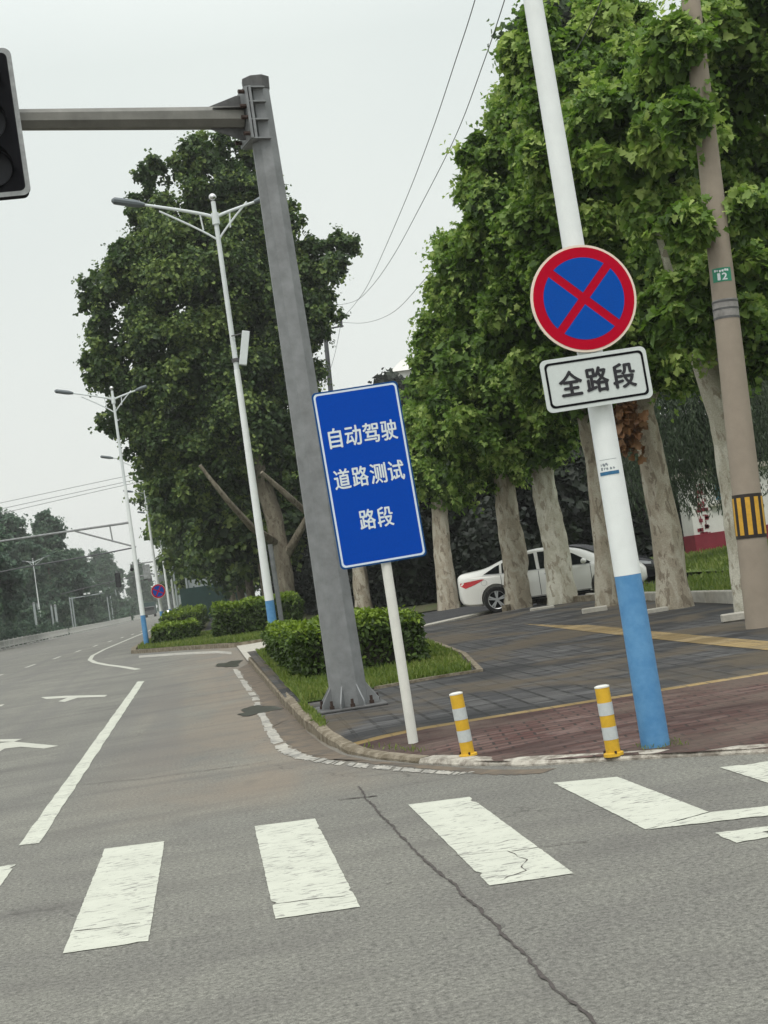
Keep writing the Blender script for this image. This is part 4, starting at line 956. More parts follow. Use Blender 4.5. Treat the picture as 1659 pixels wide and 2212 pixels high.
sy = pb[1] - .16
c = AT(1261, 645, sy); t, f = no_stop(c, .395, R(1.5), 'large round red and blue no stopping sign on near pole', group=None)
MB().box((c[0], sy + .09, c[2] + .2), (.34, .14, .04)).build('clamp', M['galv'], t)
MB().box((c[0] + .02, sy + .09, c[2] - .2), (.34, .14, .04)).build('clamp', M['galv'], t)
c = AT(1289, 819.5, sy - .005); f = Face(c, R(1.3))
t = thing('supplementary_plate', c, 'white rectangular plate reading 全路段 under the round sign', 'road sign')
pw, ph = .80, .385
f.slab(rrect(pw, ph, .045), -.012, .0).build('panel', M['plate_white'], t)
f.ring(rrect(pw - .055, ph - .055, .035), rrect(pw - .088, ph - .088, .028), .003).build('border', M['black'], t)
for ch, u_ in zip('全路段', (-.197, .003, .205)):
    mb = MB(); write(mb, f, ch, u_, .0, .178, .19, .004, .03); mb.build('character', M['letter_black'], t, False, False)
MB().box((c[0] + .01, sy + .08, c[2]), (.3, .13, .04)).build('clamp', M['galv'], t)
q = AT(1262, 766, sy + .03); MB().box((q[0], sy + .03, q[2]), (.1, .02, .06)).build('strap', M['plate_white'], t)
# far round sign
c = AT(342, 1277, 81.6); t, f = no_stop(c, .41, R(14), 'small far round no stopping sign on a street lamp pole'); 
MB().box((c[0], 81.72, c[2]), (.2, .24, .05)).build('clamp', M['galv'], t)

# sticker on the near pole: wraps round it
axis0 = Vector(pb); axd = Vector((math.sin(lampA.rotation_euler.y), 0, math.cos(lampA.rotation_euler.y)))
view_a = math.atan2(-pb[0], -pb[1])       # direction from the pole to the eye
def wrap(base, axd, rad, ctr_h, face_ang, d=0.0):
    ex = Vector((1, 0, 0)); ex = (ex - axd * ex.dot(axd)).normalized(); ey = axd.cross(ex)
    def f(a, b, dd=0.0):
        rr = rad(ctr_h + b) if callable(rad) else rad
        w_ = face_ang + a / rr; return Vector(base) + axd * (ctr_h + b) + (ex * math.sin(w_) - ey * math.cos(w_)) * (rr + d + dd)
    return f
def wrapped(mb, f, w, h, n=12, m=1, u0=0.0, v0=0.0):
    vs = [f(u0 - w / 2 + w * i / n, v0 - h / 2 + h * j / m) for j in range(m + 1) for i in range(n + 1)]
    mb.add(vs, [(j * (n + 1) + i, j * (n + 1) + i + 1, (j + 1) * (n + 1) + i + 1, (j + 1) * (n + 1) + i) for j in range(m) for i in range(n)]); return mb
rp = lambda z: .105 - .0062 * z
fa = -math.atan2(pb[0], pb[1])
hs = (AT(1312, 1010, pb[1])[2] - pb[2])
f0 = wrap(pb, axd, rp, hs, fa - .12, .002); f1 = wrap(pb, axd, rp, hs, fa - .12, .0035)
t = thing('sticker', f0(0, 0), 'small white and blue notice sticker on the near lamp pole', 'sticker')
wrapped(MB(), f0, .15, .12).build('paper', M['white_paint'], t, True)
wrapped(MB(), f1, .15, .026, 12, 1, 0, -.045).build('blue_strip', M['sticker_blue'], t, True)
mb = MB(); rg2 = random.Random(12)
for v0, nn_, sz in ((.018, 3, .018), (-.010, 5, .017)):
    for k in range(nn_):
        u0 = -.05 + k * .022
        for j in range(4): wrapped(mb, f1, sz * rg2.choice([.8, .25]), sz * (.25 if j % 2 else .9), 3, 1, u0 + rg2.uniform(-.005, .005), v0 + rg2.uniform(-.005, .005))
wrapped(mb, f1, .13, .003, 10, 1, .005, .055)
mb.build('lettering', M['ink_grey'], t)

# blue information sign
pc = G(893, 1605, .06)
t = thing('information_sign', pc, 'tall blue sign with white lettering 自动驾驶道路测试路段 on a cream post', 'road sign')
sY = pc[1] - .06; ctr = AT(797.5, 1025.5, sY); f = Face(ctr, R(1.5))
pt = AT(822, 1140, pc[1])
MB().tube([pc - np.array([0, 0, .03]), pc + (pt - pc) * .5, pt + (pt - pc) * .45], .045, 16).build('post', M['cream_paint'], t, True)
sw, sh = .775, 1.575
pn = f.slab(rrect(sw, sh, .04), -.012, 0).build('panel', M['sign_blue_edge'], t)
f.slab(rrect(sw - .004, sh - .004, .04), -.022, -.0125).build('back_plate', M['galv'], t)
f.ring(rrect(sw - .028, sh - .028, .035), rrect(sw - .062, sh - .062, .026), .0035).build('border', M['sign_white'], t)
f.slab(rrect(sw - .062, sh - .062, .026), .0005, .0025).build('face', M['sign_blue'], t)
for line, v0, us in (('自动驾驶', .365, (-.243, -.081, .079, .240)), ('道路测试', .0, (-.243, -.081, .081, .242)), ('路段', -.385, (-.082, .076))):
    for ch, u_ in zip(line, us):
        mb = MB(); write(mb, f, ch, u_, v0, .118 if ch == '自' else .146, .182, .0045, .018); mb.build('character', M['letter_white'], t, False, False)

# ------------------------------------------------------------------ signal mast
pm = G(757, 1527, .125); Ym = pm[1]
t = thing('signal_mast', pm, 'thick grey octagonal signal mast with a long arm', 'signal mast')
tp = AT(551, 172, Ym); rb, rt_ = 42 / px_m(Ym), 27.5 / px_m(Ym)
def oct_tube(pts, rs):
    return MB().tube(pts, rs, 8)
oct_tube([pm + np.array([0, 0, .02]), pm + (tp - pm) * .5, tp], [rb, (rb + rt_) / 2, rt_]).build('post', M['galv'], t)
dr = Vector(tp - pm).normalized()
oct_tube([Vector(tp) - dr * .14, Vector(tp) - dr * .02, Vector(tp) + dr * .0], [rt_ + .012, rt_ + .02, rt_ + .02]).build('cap', M['galv_dark'], t)
MB().box((pm[0], pm[1], .135), (.78, .78, .03), None, .008).build('base_plate', M['galv_dark'], t)
for k in range(8):
    w_ = 2 * math.pi * k / 8 + .39; d = Vector((math.cos(w_), math.sin(w_), 0)); sd_ = Vector((-d.y, d.x, 0)) * .008; b0_ = Vector((pm[0], pm[1], .15))
    MB().prism([b0_ + d * (rb - .03) - sd_, b0_ + d * (rb + .13) - sd_, b0_ + d * (rb + .125) - sd_ + Vector((0, 0, .05)), b0_ + d * (rb - .03) - sd_ + Vector((0, 0, .27))], sd_ * 2).build('gusset', M['galv'], t)
for k in range(8):
    w_ = 2 * math.pi * k / 8; d = Vector((math.cos(w_), math.sin(w_), 0)); b0_ = Vector((pm[0], pm[1], .15)) + d * (rb + .095)
    MB().tube([b0_, b0_ + Vector((0, 0, .035)), b0_ + Vector((0, 0, .036)), b0_ + Vector((0, 0, .09))], [.03, .03, .018, .018], 6).build('bolt', M['rust'], t)
# arm
dirA = Vector((-1, -.27, 0)).normalized()
fl = AT(527, 255, Ym - .05); fl = Vector(fl); zz = fl.z
e0 = fl + dirA * .03; e1 = fl + dirA * 4.6
ar = MB().tube([e0, e0 + dirA * .35, e1], [.135, .128, .10], 8).build('arm', M['arm'], t)
side = Vector((-dirA.y, dirA.x, 0))
Mf = Matrix((dirA, side, Vector((0, 0, 1)))).transposed()
MB().box(fl, (.03, .42, .60), Mf).build('flange', M['galv'], t)
MB().box(fl - dirA * .045, (.03, .42, .62), Mf).build('flange', M['galv'], t)
pcn = Vector(pm) + dr * ((fl.z - pm[2]) / dr.z)
for dz in (-.30, -.08, .13, .30):
    MB().box((Vector((pcn.x, pcn.y, fl.z + dz)) + fl - dirA * .03 - Vector((0, 0, fl.z))) / 2 + Vector((0, 0, (fl.z + dz) / 2)), ((fl - pcn).length + .02, .40, .016), Mf).build('web_plate', M['galv'], t)
for s_ in (-.17, .17):
    for dz in (-.24, -.05, .08, .25):
        b_ = fl + dirA * .015 + side * s_ + Vector((0, 0, dz)); MB().tube([b_, b_ + dirA * .07], .026, 6).build('bolt', M['rust'], t)
for s_ in (1, -1):
    a_ = fl + dirA * .016
    MB().prism([a_ + Vector((0, 0, .1 * s_)) - side * .008, a_ + Vector((0, 0, .26 * s_)) - side * .008, a_ + dirA * .05 + Vector((0, 0, .26 * s_)) - side * .008, a_ + dirA * .40 + Vector((0, 0, .13 * s_)) - side * .008, a_ + dirA * .4 + Vector((0, 0, .1 * s_)) - side * .008], side * .016).build('gusset', M['galv_dark'], t)
for s_ in (1, -1):
    a_ = fl + dirA * .016 + side * .1 * s_
    MB().prism([a_ + Vector((0, 0, .07)), a_ + side * .08 * s_ + Vector((0, 0, .07)), a_ + dirA * .38 + side * .03 * s_ + Vector((0, 0, .07)), a_ + dirA * .38 + Vector((0, 0, .07))], (0, 0, .012)).build('gusset', M['galv_dark'], t)
# signal head at the left edge, hangs on the arm
ctr = AT(-28, 266, 15.2); f = Face(ctr, R(.6), R(4)); sh_, sw_ = 1.61, .70
t = thing('traffic_signal', ctr, 'dark traffic signal head with a grey border hanging at the left edge', 'traffic signal')
f.slab(rrect(sw_ - .04, sh_ - .04, .07), -.2, -.045).build('housing', M['black'], t)
f.slab(rrect(sw_, sh_, .085), -.04, -.012).build('backboard', M['black'], t)
f.ring(rrect(sw_, sh_, .085), rrect(sw_ - .1, sh_ - .1, .06), -.010).build('border', M['border_grey'], t)
for v0 in (.5, .0, -.5):
    circ = [(.19 * math.cos(2 * math.pi * k / 28), v0 + .19 * math.sin(2 * math.pi * k / 28)) for k in range(28)]
    ln = f.slab(circ, -.006, .012).build('lens', M['lens'], t)
    mb = MB(); n = 22; A = []; B = []
    for k in range(n):
        w_ = R(-25) + R(230) * k / (n - 1); x, y = .215 * math.cos(w_), v0 + .215 * math.sin(w_); A.append(f.p(x, y, -.005)); B.append(f.p(x, y - .02, .05 + .2 * max(0, math.sin(w_)) ** .6))
    mb.strip(A, B); mb.build('visor', M['black'], ln)
q = Vector(ctr) - f.n * .2; qa = e0 + dirA * ((q - e0).dot(dirA)); MB().tube([q, Vector((qa.x, qa.y, q.z)) * .5 + q * .5, qa], .05, 8).build('hanger', M['galv'], t)

# ------------------------------------------------------------------ bollards
def bollard(foot, top, label):
    p = G(*foot, zp(*G(*foot, .05)[:2])); q = AT(*top, p[1]); ax = Vector(q - p); H = ax.length; ax.normalize(); r = .053
    t = thing('bollard', p, label, 'bollard', 'yellow and white bollards at the ramp')
    P = lambda h: Vector(p) + ax * h
    cut = [0, .235, .42, .59, .775, 1.0]
    MB().tube([P(.02), P(H)], r, 22).build('tube', M['bollard_yellow'], t, True)
    for k in (1, 3): MB().tube([P(H * cut[k]), P(H * cut[k + 1])], r + .0015, 22, False).build('reflective_band', M['bollard_white'], t, True)
    MB().tube([P(H - .004), P(H + .006), P(H + .012)], [r + .002, r + .002, r - .015], 22).build('cap', M['cream_paint'], t, True)
    MB().tube([P(-.004), P(.018), P(.024)], [.074, .072, .056], 24).build('foot', M['bollard_yellow'], t, True)
    for k in range(3):
        w_ = 2.1 * k + .5; b_ = P(.014) + Vector((.065 * math.cos(w_), .065 * math.sin(w_), 0)); MB().tube([b_, b_ + Vector((0, 0, .022))], .009, 6).build('bolt', M['rust'], t)
bollard((1012, 1633), (985, 1499), 'banded yellow bollard right of the cream post')
bollard((1326, 1631), (1300, 1484), 'banded yellow bollard left of the blue pole base')

# ------------------------------------------------------------------ utility poles
pu = G(1645, 1352, .14); Yu = pu[1]
t = thing('utility_pole', pu, 'tall round concrete utility pole with number 12 and striped band', 'utility pole')
tu = AT(1492, 0, Yu); axu = Vector(tu - pu).normalized(); ru = lambda h: .212 - .0098 * h
PU = lambda h: Vector(pu) + axu * h
MB().tube([PU(-.1), PU(4), PU(10.6)], [ru(0), ru(4), ru(10.6)], 26).build('post', M['utility_concrete'], t, True)
h0 = (AT(1575, 668, Yu)[2] - pu[2]) / axu.z
for dh in (-.12, 0, .10): MB().tube([PU(h0 + dh - .012), PU(h0 + dh + .012)], ru(h0) + .009, 24).build('steel_band', M['galv_dark'], t, True)
MB().tube([PU(h0 - .14), PU(h0 + .13)], ru(h0) + .005, 24).build('joint_wrap', M['joint_grey'], t, True)
fu = -math.atan2(pu[0], pu[1])
hb = (AT(1632, 1113, Yu)[2] - pu[2]) / axu.z; hw = .60
fB = wrap(pu, axu, ru, hb, fu, .006); fB2 = wrap(pu, axu, ru, hb, fu, .010)
bd = wrapped(MB(), fB, ru(hb) * 5.2, hw, 40).build('warning_band', M['band_black'], t, True)
mb = MB(); pitch = .118
for k in range(-4, 5): wrapped(mb, fB2, .062, hw - .09, 4, 1, k * pitch)
mb.build('yellow_stripes', M['band_yellow'], bd, True)
hn = (AT(1565, 597, Yu)[2] - pu[2]) / axu.z
fN = wrap(pu, axu, ru, hn, fu, .004); fN2 = wrap(pu, axu, ru, hn, fu, .007)
pl = wrapped(MB(), fN, .27, .19, 14).build('number_plate', M['green_plate'], t, True)
mb = MB(); write(mb, None, '1', -.04, -.027, .04, .10, 0, .05, fN2); write(mb, None, '2', .035, -.027, .07, .10, 0, .05, fN2)
rg2 = random.Random(5)
for k in range(6):
    for j in range(3): wrapped(mb, fN2, .024 * rg2.choice([1, .25]), .03 * (1 if j % 2 else .2), 2, 1, -.09 + k * .034 + rg2.uniform(-.006, .006), .055 + rg2.uniform(-.008, .008))
mb.build('lettering', M['letter_white'], pl)
MB().box(PU(10.0), (2.6, .1, .1)).build('crossarm', M['galv'], t)
for s_ in (-1.2, -.6, .6, 1.2): MB().tube([PU(10.05) + Vector((s_, 0, 0)), PU(10.05) + Vector((s_, 0, .2))], [.05, .03], 8).build('insulator', M['white_paint'], t)
# far utility pole
Yf = 78.0; pf = AT(742, 1040, Yf); tpf = AT(700, 690, Yf)
t = thing('utility_pole', (AT(760, 1320, Yf)[0], Yf, .2), 'distant dark utility pole rising behind the blue text sign', 'utility pole')
MB().tube([(AT(760, 1320, Yf)[0], Yf, .1), AT(714, 840, Yf), AT(697, 665, Yf)], [.17, .14, .11], 10).build('post', M['wire'], t, True)
MB().tube([AT(703, 711, Yf), AT(742, 704, Yf)], .05, 6).build('crossarm', M['wire'], t)
MB().tube([AT(737, 707, Yf), AT(736, 690, Yf)], .09, 8).build('insulator', M['wire'], t)

def wire(pts, Y0, Y1, r, label, grp='overhead power lines'):
    P = []; d = [0]
    for a, b in zip(pts, pts[1:]): d.append(d[-1] + math.hypot(b[0] - a[0], b[1] - a[1]))
    for (x, y), s_ in zip(pts, d):
        k = s_ / d[-1]; Y = 1 / ((1 - k) / Y0 + k / Y1); P.append(Vector(AT(x, y, Y)))
    D = []
    for i in range(len(P) - 1):       # smooth
        p0, p1_, p2_, p3_ = P[max(i - 1, 0)], P[i], P[i + 1], P[min(i + 2, len(P) - 1)]
        for j in range(6):
            t_ = j / 6; D.append(.5 * ((2 * p1_) + (p2_ - p0) * t_ + (2 * p0 - 5 * p1_ + 4 * p2_ - p3_) * t_ ** 2 + (3 * p1_ - p0 - 3 * p2_ + p3_) * t_ ** 3))
    D.append(P[-1])
    return tag(MB().tube(D, r, 6).build('power_line', M['wire'], None, True), label, 'cable', grp)
wire([(737, 690), (768, 655), (800, 605), (870, 447), (930, 292), (985, 128), (1026, 0), (1110, -300)], 78, 19.3, .010, 'upper left of the two cables sweeping up to the top edge')
wire([(697, 662), (760, 653), (800, 622), (850, 552), (915, 432), (985, 292), (1040, 148), (1090, 0), (1180, -300)], 78, 19.3, .010, 'right of the two cables sweeping up to the top edge')
wire([(737, 696), (790, 697), (850, 674), (910, 612), (960, 548), (1060, 400), (1250, 100), (1320, -60)], 78, 20, .010, 'slack cable sagging from the far pole into the tree crowns')
wire([(737, 696), (722, 770), (697, 845)], 78, 74, .012, 'short stay cable hanging below the far pole')
wire([(-20, 1091), (290, 1025), (420, 1000)], 96, 96, .016, 'uppermost cable spanning the road far left')
wire([(-20, 1104), (285, 1038), (420, 1010)], 96, 96, .016, 'middle cable spanning the road far left')
wire([(-10, 1112), (283, 1045), (420, 1018)], 96, 96, .016, 'lowest cable of the three spanning the road far left')
wire([(-20, 1240), (60, 1224), (200, 1200), (289, 1183)], 62, 58.3, .03, 'thick dark cable below the truss arm crossing the road')
wire([(130, 1284), (234, 1258), (330, 1238)], 200, 200, .06, 'cable spanning the road near the hanging signal')

# ------------------------------------------------------------------ far street furniture across the road
FLG = 'faint double armed street lamps across the road'
fl_ = make_lamp('far_street_lamp', 10.3, 'nearest street lamp across the road standing among pale posts', FLG, 8)
fl_.location = (-21.2, 190, 0); fl_.rotation_euler.z = math.pi
for ob in list(fl_.children):
    if ob.name.startswith('painted_base'): ob.data.materials[0] = M['lamp_white']
for (x, y), lab in (((-24.2, 232), 'second street lamp across the road under dark crowns'), ((-25.5, 300), 'third street lamp across the road above the twin posts'), ((-27.5, 357), 'fourth street lamp across the road, pale and short'), ((-24.5, 450), 'fifth street lamp across the road near the road end')):
    dup(fl_, (x, y, 0), lab, FLG, math.pi)
PG = 'pale posts across the road'
def post(x0, y0, x1, y1, Y, r, lab):
    a = AT(x0, y0, Y); b = AT(x1, y1, Y)
    t = thing('steel_post', (b[0], Y, 0), lab, 'post', PG)
    MB().tube([(b[0], Y, -.05), (b[0], Y, a[2])], r, 8).build('shaft', M['steel_pale'], t, True)
    MB().box((b[0], Y, .03), (r * 5, r * 5, .06)).build('foot', M['galv'], t); MB().sphere((b[0], Y, a[2]), r * 1.15, 8, 6).build('cap', M['galv'], t)
post(72, 1304, 81, 1366, 176, .15, 'leftmost thick pale post across the road'); post(80, 1304, 88, 1364, 182, .09, 'thin pale post beside the leftmost thick one')
post(108, 1309, 117, 1359, 180, .12, 'pale post right of the first far lamp'); post(118, 1309, 126, 1363, 176, .15, 'thick pale post fourth from the left')
post(231, 1290, 238, 1339, 235, .09, 'single pale post right of the camera arm'); post(239, 1268, 244, 1330, 330, .1, 'thin faint post left of the last far lamp'); post(252, 1274, 257, 1330, 350, .1, 'thin faint post close to the last far lamp'); post(270, 1276, 274, 1330, 360, .1, 'faintest thin post near the road end')
Yc = 186.0; t = thing('camera_gantry', (AT(160, 1358, Yc)[0], Yc, 0), 'twin post gantry with a camera arm across the road', 'gantry')
for x0, x1 in ((151, 159), (156, 164)):
    b = AT(x1, 1358, Yc); a = AT(x0, 1290, Yc); MB().tube([(b[0], Yc, -.05), (b[0], Yc, a[2])], .09, 8).build('post', M['steel_pale'], t, True)
a = AT(152, 1293, Yc); MB().tube([a, a + np.array([4.2, 0, .08])], .06, 8).build('arm', M['steel_pale'], t, True)
for dx in (1.9, 2.4, 3.9):
    c_ = MB().box((a[0] + dx, Yc - .15, a[2] + .32), (.3, .5, .22)).build('camera', M['white_paint'], t); MB().tube([(a[0] + dx, Yc, a[2] + .05), (a[0] + dx, Yc - .05, a[2] + .25)], .04, 6).build('bracket', M['galv'], c_)
# hanging signal far away and the camera arm on the right
Ys = 200.; c = AT(255, 1253, Ys); t = thing('traffic_signal', c, 'tiny dark traffic signal hanging over the far road', 'traffic signal')
MB().box(c, (.75, .4, 2.0), None, .08).build('housing', M['black'], t)
for dz in (-.6, 0, .6): MB().tube([(c[0], Ys - .2, c[2] + dz), (c[0], Ys - .24, c[2] + dz)], .24, 10).build('lens', M['lens'], t)
MB().tube([(c[0], Ys, c[2] + .95), (c[0], Ys, c[2] + 1.35)], .06, 6).build('hanger', M['galv'], t)
Yk_ = 126.; a = AT(282, 1220, Yk_); b = AT(370, 1205, Yk_)
t = thing('camera_mast', (b[0], Yk_, .12), 'slim mast with a dome camera on its long arm behind the lamps', 'mast')
MB().tube([(b[0], Yk_, .05), (b[0], Yk_, a[2] + .25)], [.11, .08], 8).build('post', M['steel_pale'], t, True)
MB().tube([(b[0], Yk_, a[2]), (a[0], Yk_, a[2])], .06, 8).build('arm', M['border_grey'], t, True)
q = MB().sphere((a[0] + .05, Yk_, a[2] - .42), .17, 10, 8).build('dome_camera', M['black'], t, True); MB().tube([(a[0] + .05, Yk_, a[2]), (a[0] + .05, Yk_, a[2] - .3)], .05, 6).build('bracket', M['galv_dark'], q)
Yk_ = 175.; a = AT(312, 1243, Yk_); b = AT(380, 1233, Yk_)
t = thing('signal_gantry', (b[0], Yk_, .12), 'faint far gantry arm behind the no stopping lamp post', 'gantry')
MB().tube([(b[0], Yk_, .05), (b[0], Yk_, a[2] + .2)], [.13, .1], 8).build('post', M['steel_pale'], t, True); MB().tube([(b[0], Yk_, a[2]), (a[0] - .6, Yk_, a[2])], .07, 8).build('arm', M['border_grey'], t, True)
MB().box((a[0] + .6, Yk_ - .1, a[2] - .5), (.5, .3, .7)).build('sign_board', M['galv_dark'], t)

# ------------------------------------------------------------------ cars
def make_car(name, body_m, label, L=4.62, grp=None):
    """nose towards +X, origin on the ground under the middle; length L"""
    t = thing(name, (0, 0, 0), label, 'car', grp)
    s = [-2.31, -2.27, -2.15, -1.95, -1.6, -1.2, -.8, -.3, .3, .8, 1.1, 1.4, 1.75, 2.05, 2.22, 2.31]
    zlo = [.42, .33, .27, .24, .22, .2, .2, .2, .2, .2, .2, .2, .2, .22, .27, .36]
    zsh = [.93, .97, .985, .985, .965, .945, .93, .92, .91, .895, .88, .865, .82, .74, .66, .56]
    ztp = [.99, 1.075, 1.095, 1.11, 1.145, 1.30, 1.415, 1.475, 1.455, 1.33, 1.17, 1.0, .93, .83, .73, .6]
    wsh = [.60, .74, .83, .875, .895, .905, .91, .91, .91, .91, .905, .895, .87, .81, .70, .52]
    wtp = [.52, .62, .66, .66, .64, .60, .585, .58, .58, .60, .64, .68, .68, .62, .52, .38]
    xs = np.concatenate([lin(-2.31, -2.05, 7), lin(-1.95, 1.95, 36), lin(2.05, 2.31, 7)]) * 1.0
    I = lambda a: np.interp(xs, s, a)
    def smooth(a):
        a = a.copy(); b = a.copy(); b[1:-1] = .25 * a[:-2] + .5 * a[1:-1] + .25 * a[2:]; return b
    zl, zs, zt, ws, wt = (smooth(I(a)) for a in (zlo, zsh, ztp, wsh, wtp))
    K = L / 4.62
    def ring(i):
        a, b, c_, w, q = zl[i], zs[i], zt[i], ws[i], wt[i]
        pr = [(0, a), (w * .80, a), (w * .95, a + .05), (w * .985, a + (b - a) * .35), (w * 1.0, a + (b - a) * .62), (w * .985, b - .06), (w * .955, b), (w * .93, b + .012),
              (q + (w * .93 - q) * .55, b + (c_ - b) * .45 + .004), (q + .02, c_ - .06 * min(1, (c_ - b) / .3)), (q * .88, c_ - .012), (q * .5, c_ + .004), (0, c_ + .008)]
        return pr
    mb = MB(); vs = []; n = None
    for i in range(len(xs)):
        pr = ring(i); full = [(y, z) for y, z in pr] + [(-y, z) for y, z in pr[-2:0:-1]]; n = len(full)
        vs += [(xs[i] * K, y, z) for y, z in full]
    fs = [(i * n + k, i * n + (k + 1) % n, (i + 1) * n + (k + 1) % n, (i + 1) * n + k) for i in range(len(xs) - 1) for k in range(n)]
    fs += [tuple(range(n - 1, -1, -1)), tuple(range((len(xs) - 1) * n, len(xs) * n))]
    mb.add(vs, fs); bd = mb.build('body', body_m, t, True)
    wx = (-1.36 * K, 1.34 * K); rw = .335
    cut = MB()
    for x in wx: cut.tube([(x, -1.2, rw + .02), (x, -.62, rw + .02)], rw + .055, 28); cut.tube([(x, .62, rw + .02), (x, 1.2, rw + .02)], rw + .055, 28)
    co_ = cut.build('cutter', M['black'], None)
    md = bd.modifiers.new('arch', 'BOOLEAN'); md.object = co_; md.operation = 'DIFFERENCE'; md.solver = 'EXACT'
    bpy.context.view_layer.update(); dg = bpy.context.evaluated_depsgraph_get()
    me = bpy.data.meshes.new_from_object(bd.evaluated_get(dg)); bd.modifiers.clear(); old = bd.data; bd.data = me; me.materials.clear(); me.materials.append(body_m)
    bpy.data.meshes.remove(old); bpy.data.objects.remove(co_)
    me.polygons.foreach_set('material_index', [0] * len(me.polygons))
    # surface half width at (x, z)
    def hw(x, z):
        pr = []
        xx = x / K
        a, b, c_, w, q = (float(np.interp(xx, xs, v_)) for v_ in (zl, zs, zt, ws, wt))
        pr = [(w * .95, a + .05), (w * .985, a + (b - a) * .35), (w, a + (b - a) * .62), (w * .985, b - .06), (w * .955, b), (w * .93, b + .012), (q + (w * .93 - q) * .55, b + (c_ - b) * .45 + .004), (q + .02, c_ - .06 * min(1, (c_ - b) / .3)), (q * .88, c_ - .012)]
        return float(np.interp(z, [p[1] for p in pr], [p[0] for p in pr]))
    def decal(nm, pts, m, par, eps=.006, sides=(-1,)):
        for sd2 in sides:
            # refine so the panel follows the body
            P = []
            for (x0, z0), (x1, z1) in zip(pts, pts[1:] + pts[:1]):
                for j in range(6): P.append((x0 + (x1 - x0) * j / 6, z0 + (z1 - z0) * j / 6))
            tr = tessellate_polygon([[Vector((x, z, 0)) for x, z in P]])
            T = [tuple(P[q_] for q_ in q) for q in tr]
            for _ in range(2):
                T2 = []
                for a_, b2, c2 in T:
                    ab, bc, ca_ = (((p_[0] + q_[0]) / 2, (p_[1] + q_[1]) / 2) for p_, q_ in ((a_, b2), (b2, c2), (c2, a_)))
                    T2 += [(a_, ab, ca_), (ab, b2, bc), (ca_, bc, c2), (ab, bc, ca_)]
                T = T2
            MB().add([(x * K, sd2 * (hw(x * K, z) + eps), z) for q in T for x, z in q], [(3 * q, 3 * q + 1, 3 * q + 2) for q in range(len(T))]).build(nm, m, par, False, False)
    both = (-1, 1)
    decal('side_window', [(-1.62, 1.005), (-1.30, .985), (-1.22, .985), (-1.22, 1.20), (-1.33, 1.16)], M['glass'], t, .006, both)
    decal('side_window', [(-1.16, .98), (-.30, .955), (-.34, 1.37), (-.80, 1.335), (-1.16, 1.22)], M['glass'], t, .006, both)
    decal('side_window', [(-.22, .955), (.98, .925), (1.02, .955), (.62, 1.22), (.30, 1.36), (-.25, 1.385)], M['glass'], t, .006, both)
    decal('chrome_trim', [(-1.64, .975), (1.02, .905), (1.02, .915), (-1.64, .99)], M['rim'], t, .008, both)
    for x0 in (-1.19, -.26, 1.0):
        decal('door_seam', [(x0 - .006, .30), (x0 + .006, .30), (x0 + .006, .93), (x0 - .006, .93)], M['black'], t, .004, both)
    decal('door_seam', [(-1.0, .285), (1.0, .285), (1.0, .297), (-1.0, .297)], M['black'], t, .004, both)
    for x0 in (-.98, -.02): decal('door_handle', [(x0 - .1, .80), (x0 + .1, .795), (x0 + .1, .82), (x0 - .1, .828)], M['rim'], t, .022, both)
    decal('tail_light', [(-2.24, .80), (-2.10, .715), (-1.86, .78), (-1.60, .885), (-1.68, .90), (-2.22, .865)], M['tail_red'], t, .008, both)
    decal('headlight', [(2.12, .60), (1.95, .62), (1.62, .74), (1.70, .765), (2.12, .67)], M['rim'], t, .008, both)
    decal('side_skirt', [(-.92, .23), (.92, .23), (.92, .275), (-.92, .275)], M['black'], t, .005, both)
    fc = [(-1.62 + .075 * math.cos(a), .80 + .075 * math.sin(a)) for a in lin(0, 6.28, 13)[:-1]]; fc2 = [(-1.62 + .068 * math.cos(a), .80 + .068 * math.sin(a)) for a in lin(0, 6.28, 13)[:-1]]
    decal('fuel_flap', fc, M['border_grey'], t, .003); decal('fuel_flap', fc2, body_m, t, .006)
    # screens
    def screen(nm, x0, x1, m):
        A = []; 
        for x in lin(x0, x1, 6):
            xx = x; c_ = float(np.interp(xx, xs, zt)); q = float(np.interp(xx, xs, wt)); A.append([(x * K, q * .86 * k, c_ + (.012 if abs(k) < .9 else -.004) + .006) for k in lin(-1, 1, 7)])
        mbs = MB().add([p for r_ in A for p in r_], [(i * 7 + k, i * 7 + k + 1, i * 7 + k + 8, i * 7 + k + 7) for i in range(5) for k in range(6)]); mbs.build(nm, m, t, True)
    screen('windscreen', .52, 1.30, M['glass']); screen('rear_window', -1.52, -.86, M['glass'])
    for sd2 in both:
        mr = MB().sphere((.86 * K, sd2 * 1.0, 1.0), .1, 12, 8, (.75, 1.15, .7)); mr.build('wing_mirror', body_m, t, True)
        MB().box((.9 * K, sd2 * .9, .96), (.06, .14, .04)).build('mirror_arm', M['black'], t)
    MB().box((-2.315 * K, 0, .84), (.02, .9, .07)).build('boot_trim', M['rim'], t)
    MB().box((-2.31 * K, 0, .62), (.03, .5, .14)).build('number_plate', M['border_grey'], t)
    MB().box((-2.27 * K, 0, .35), (.1, 1.2, .1)).build('bumper_insert', M['black'], t)
    MB().box((2.25 * K, 0, .48), (.12, .8, .2)).build('grille', M['black'], t)
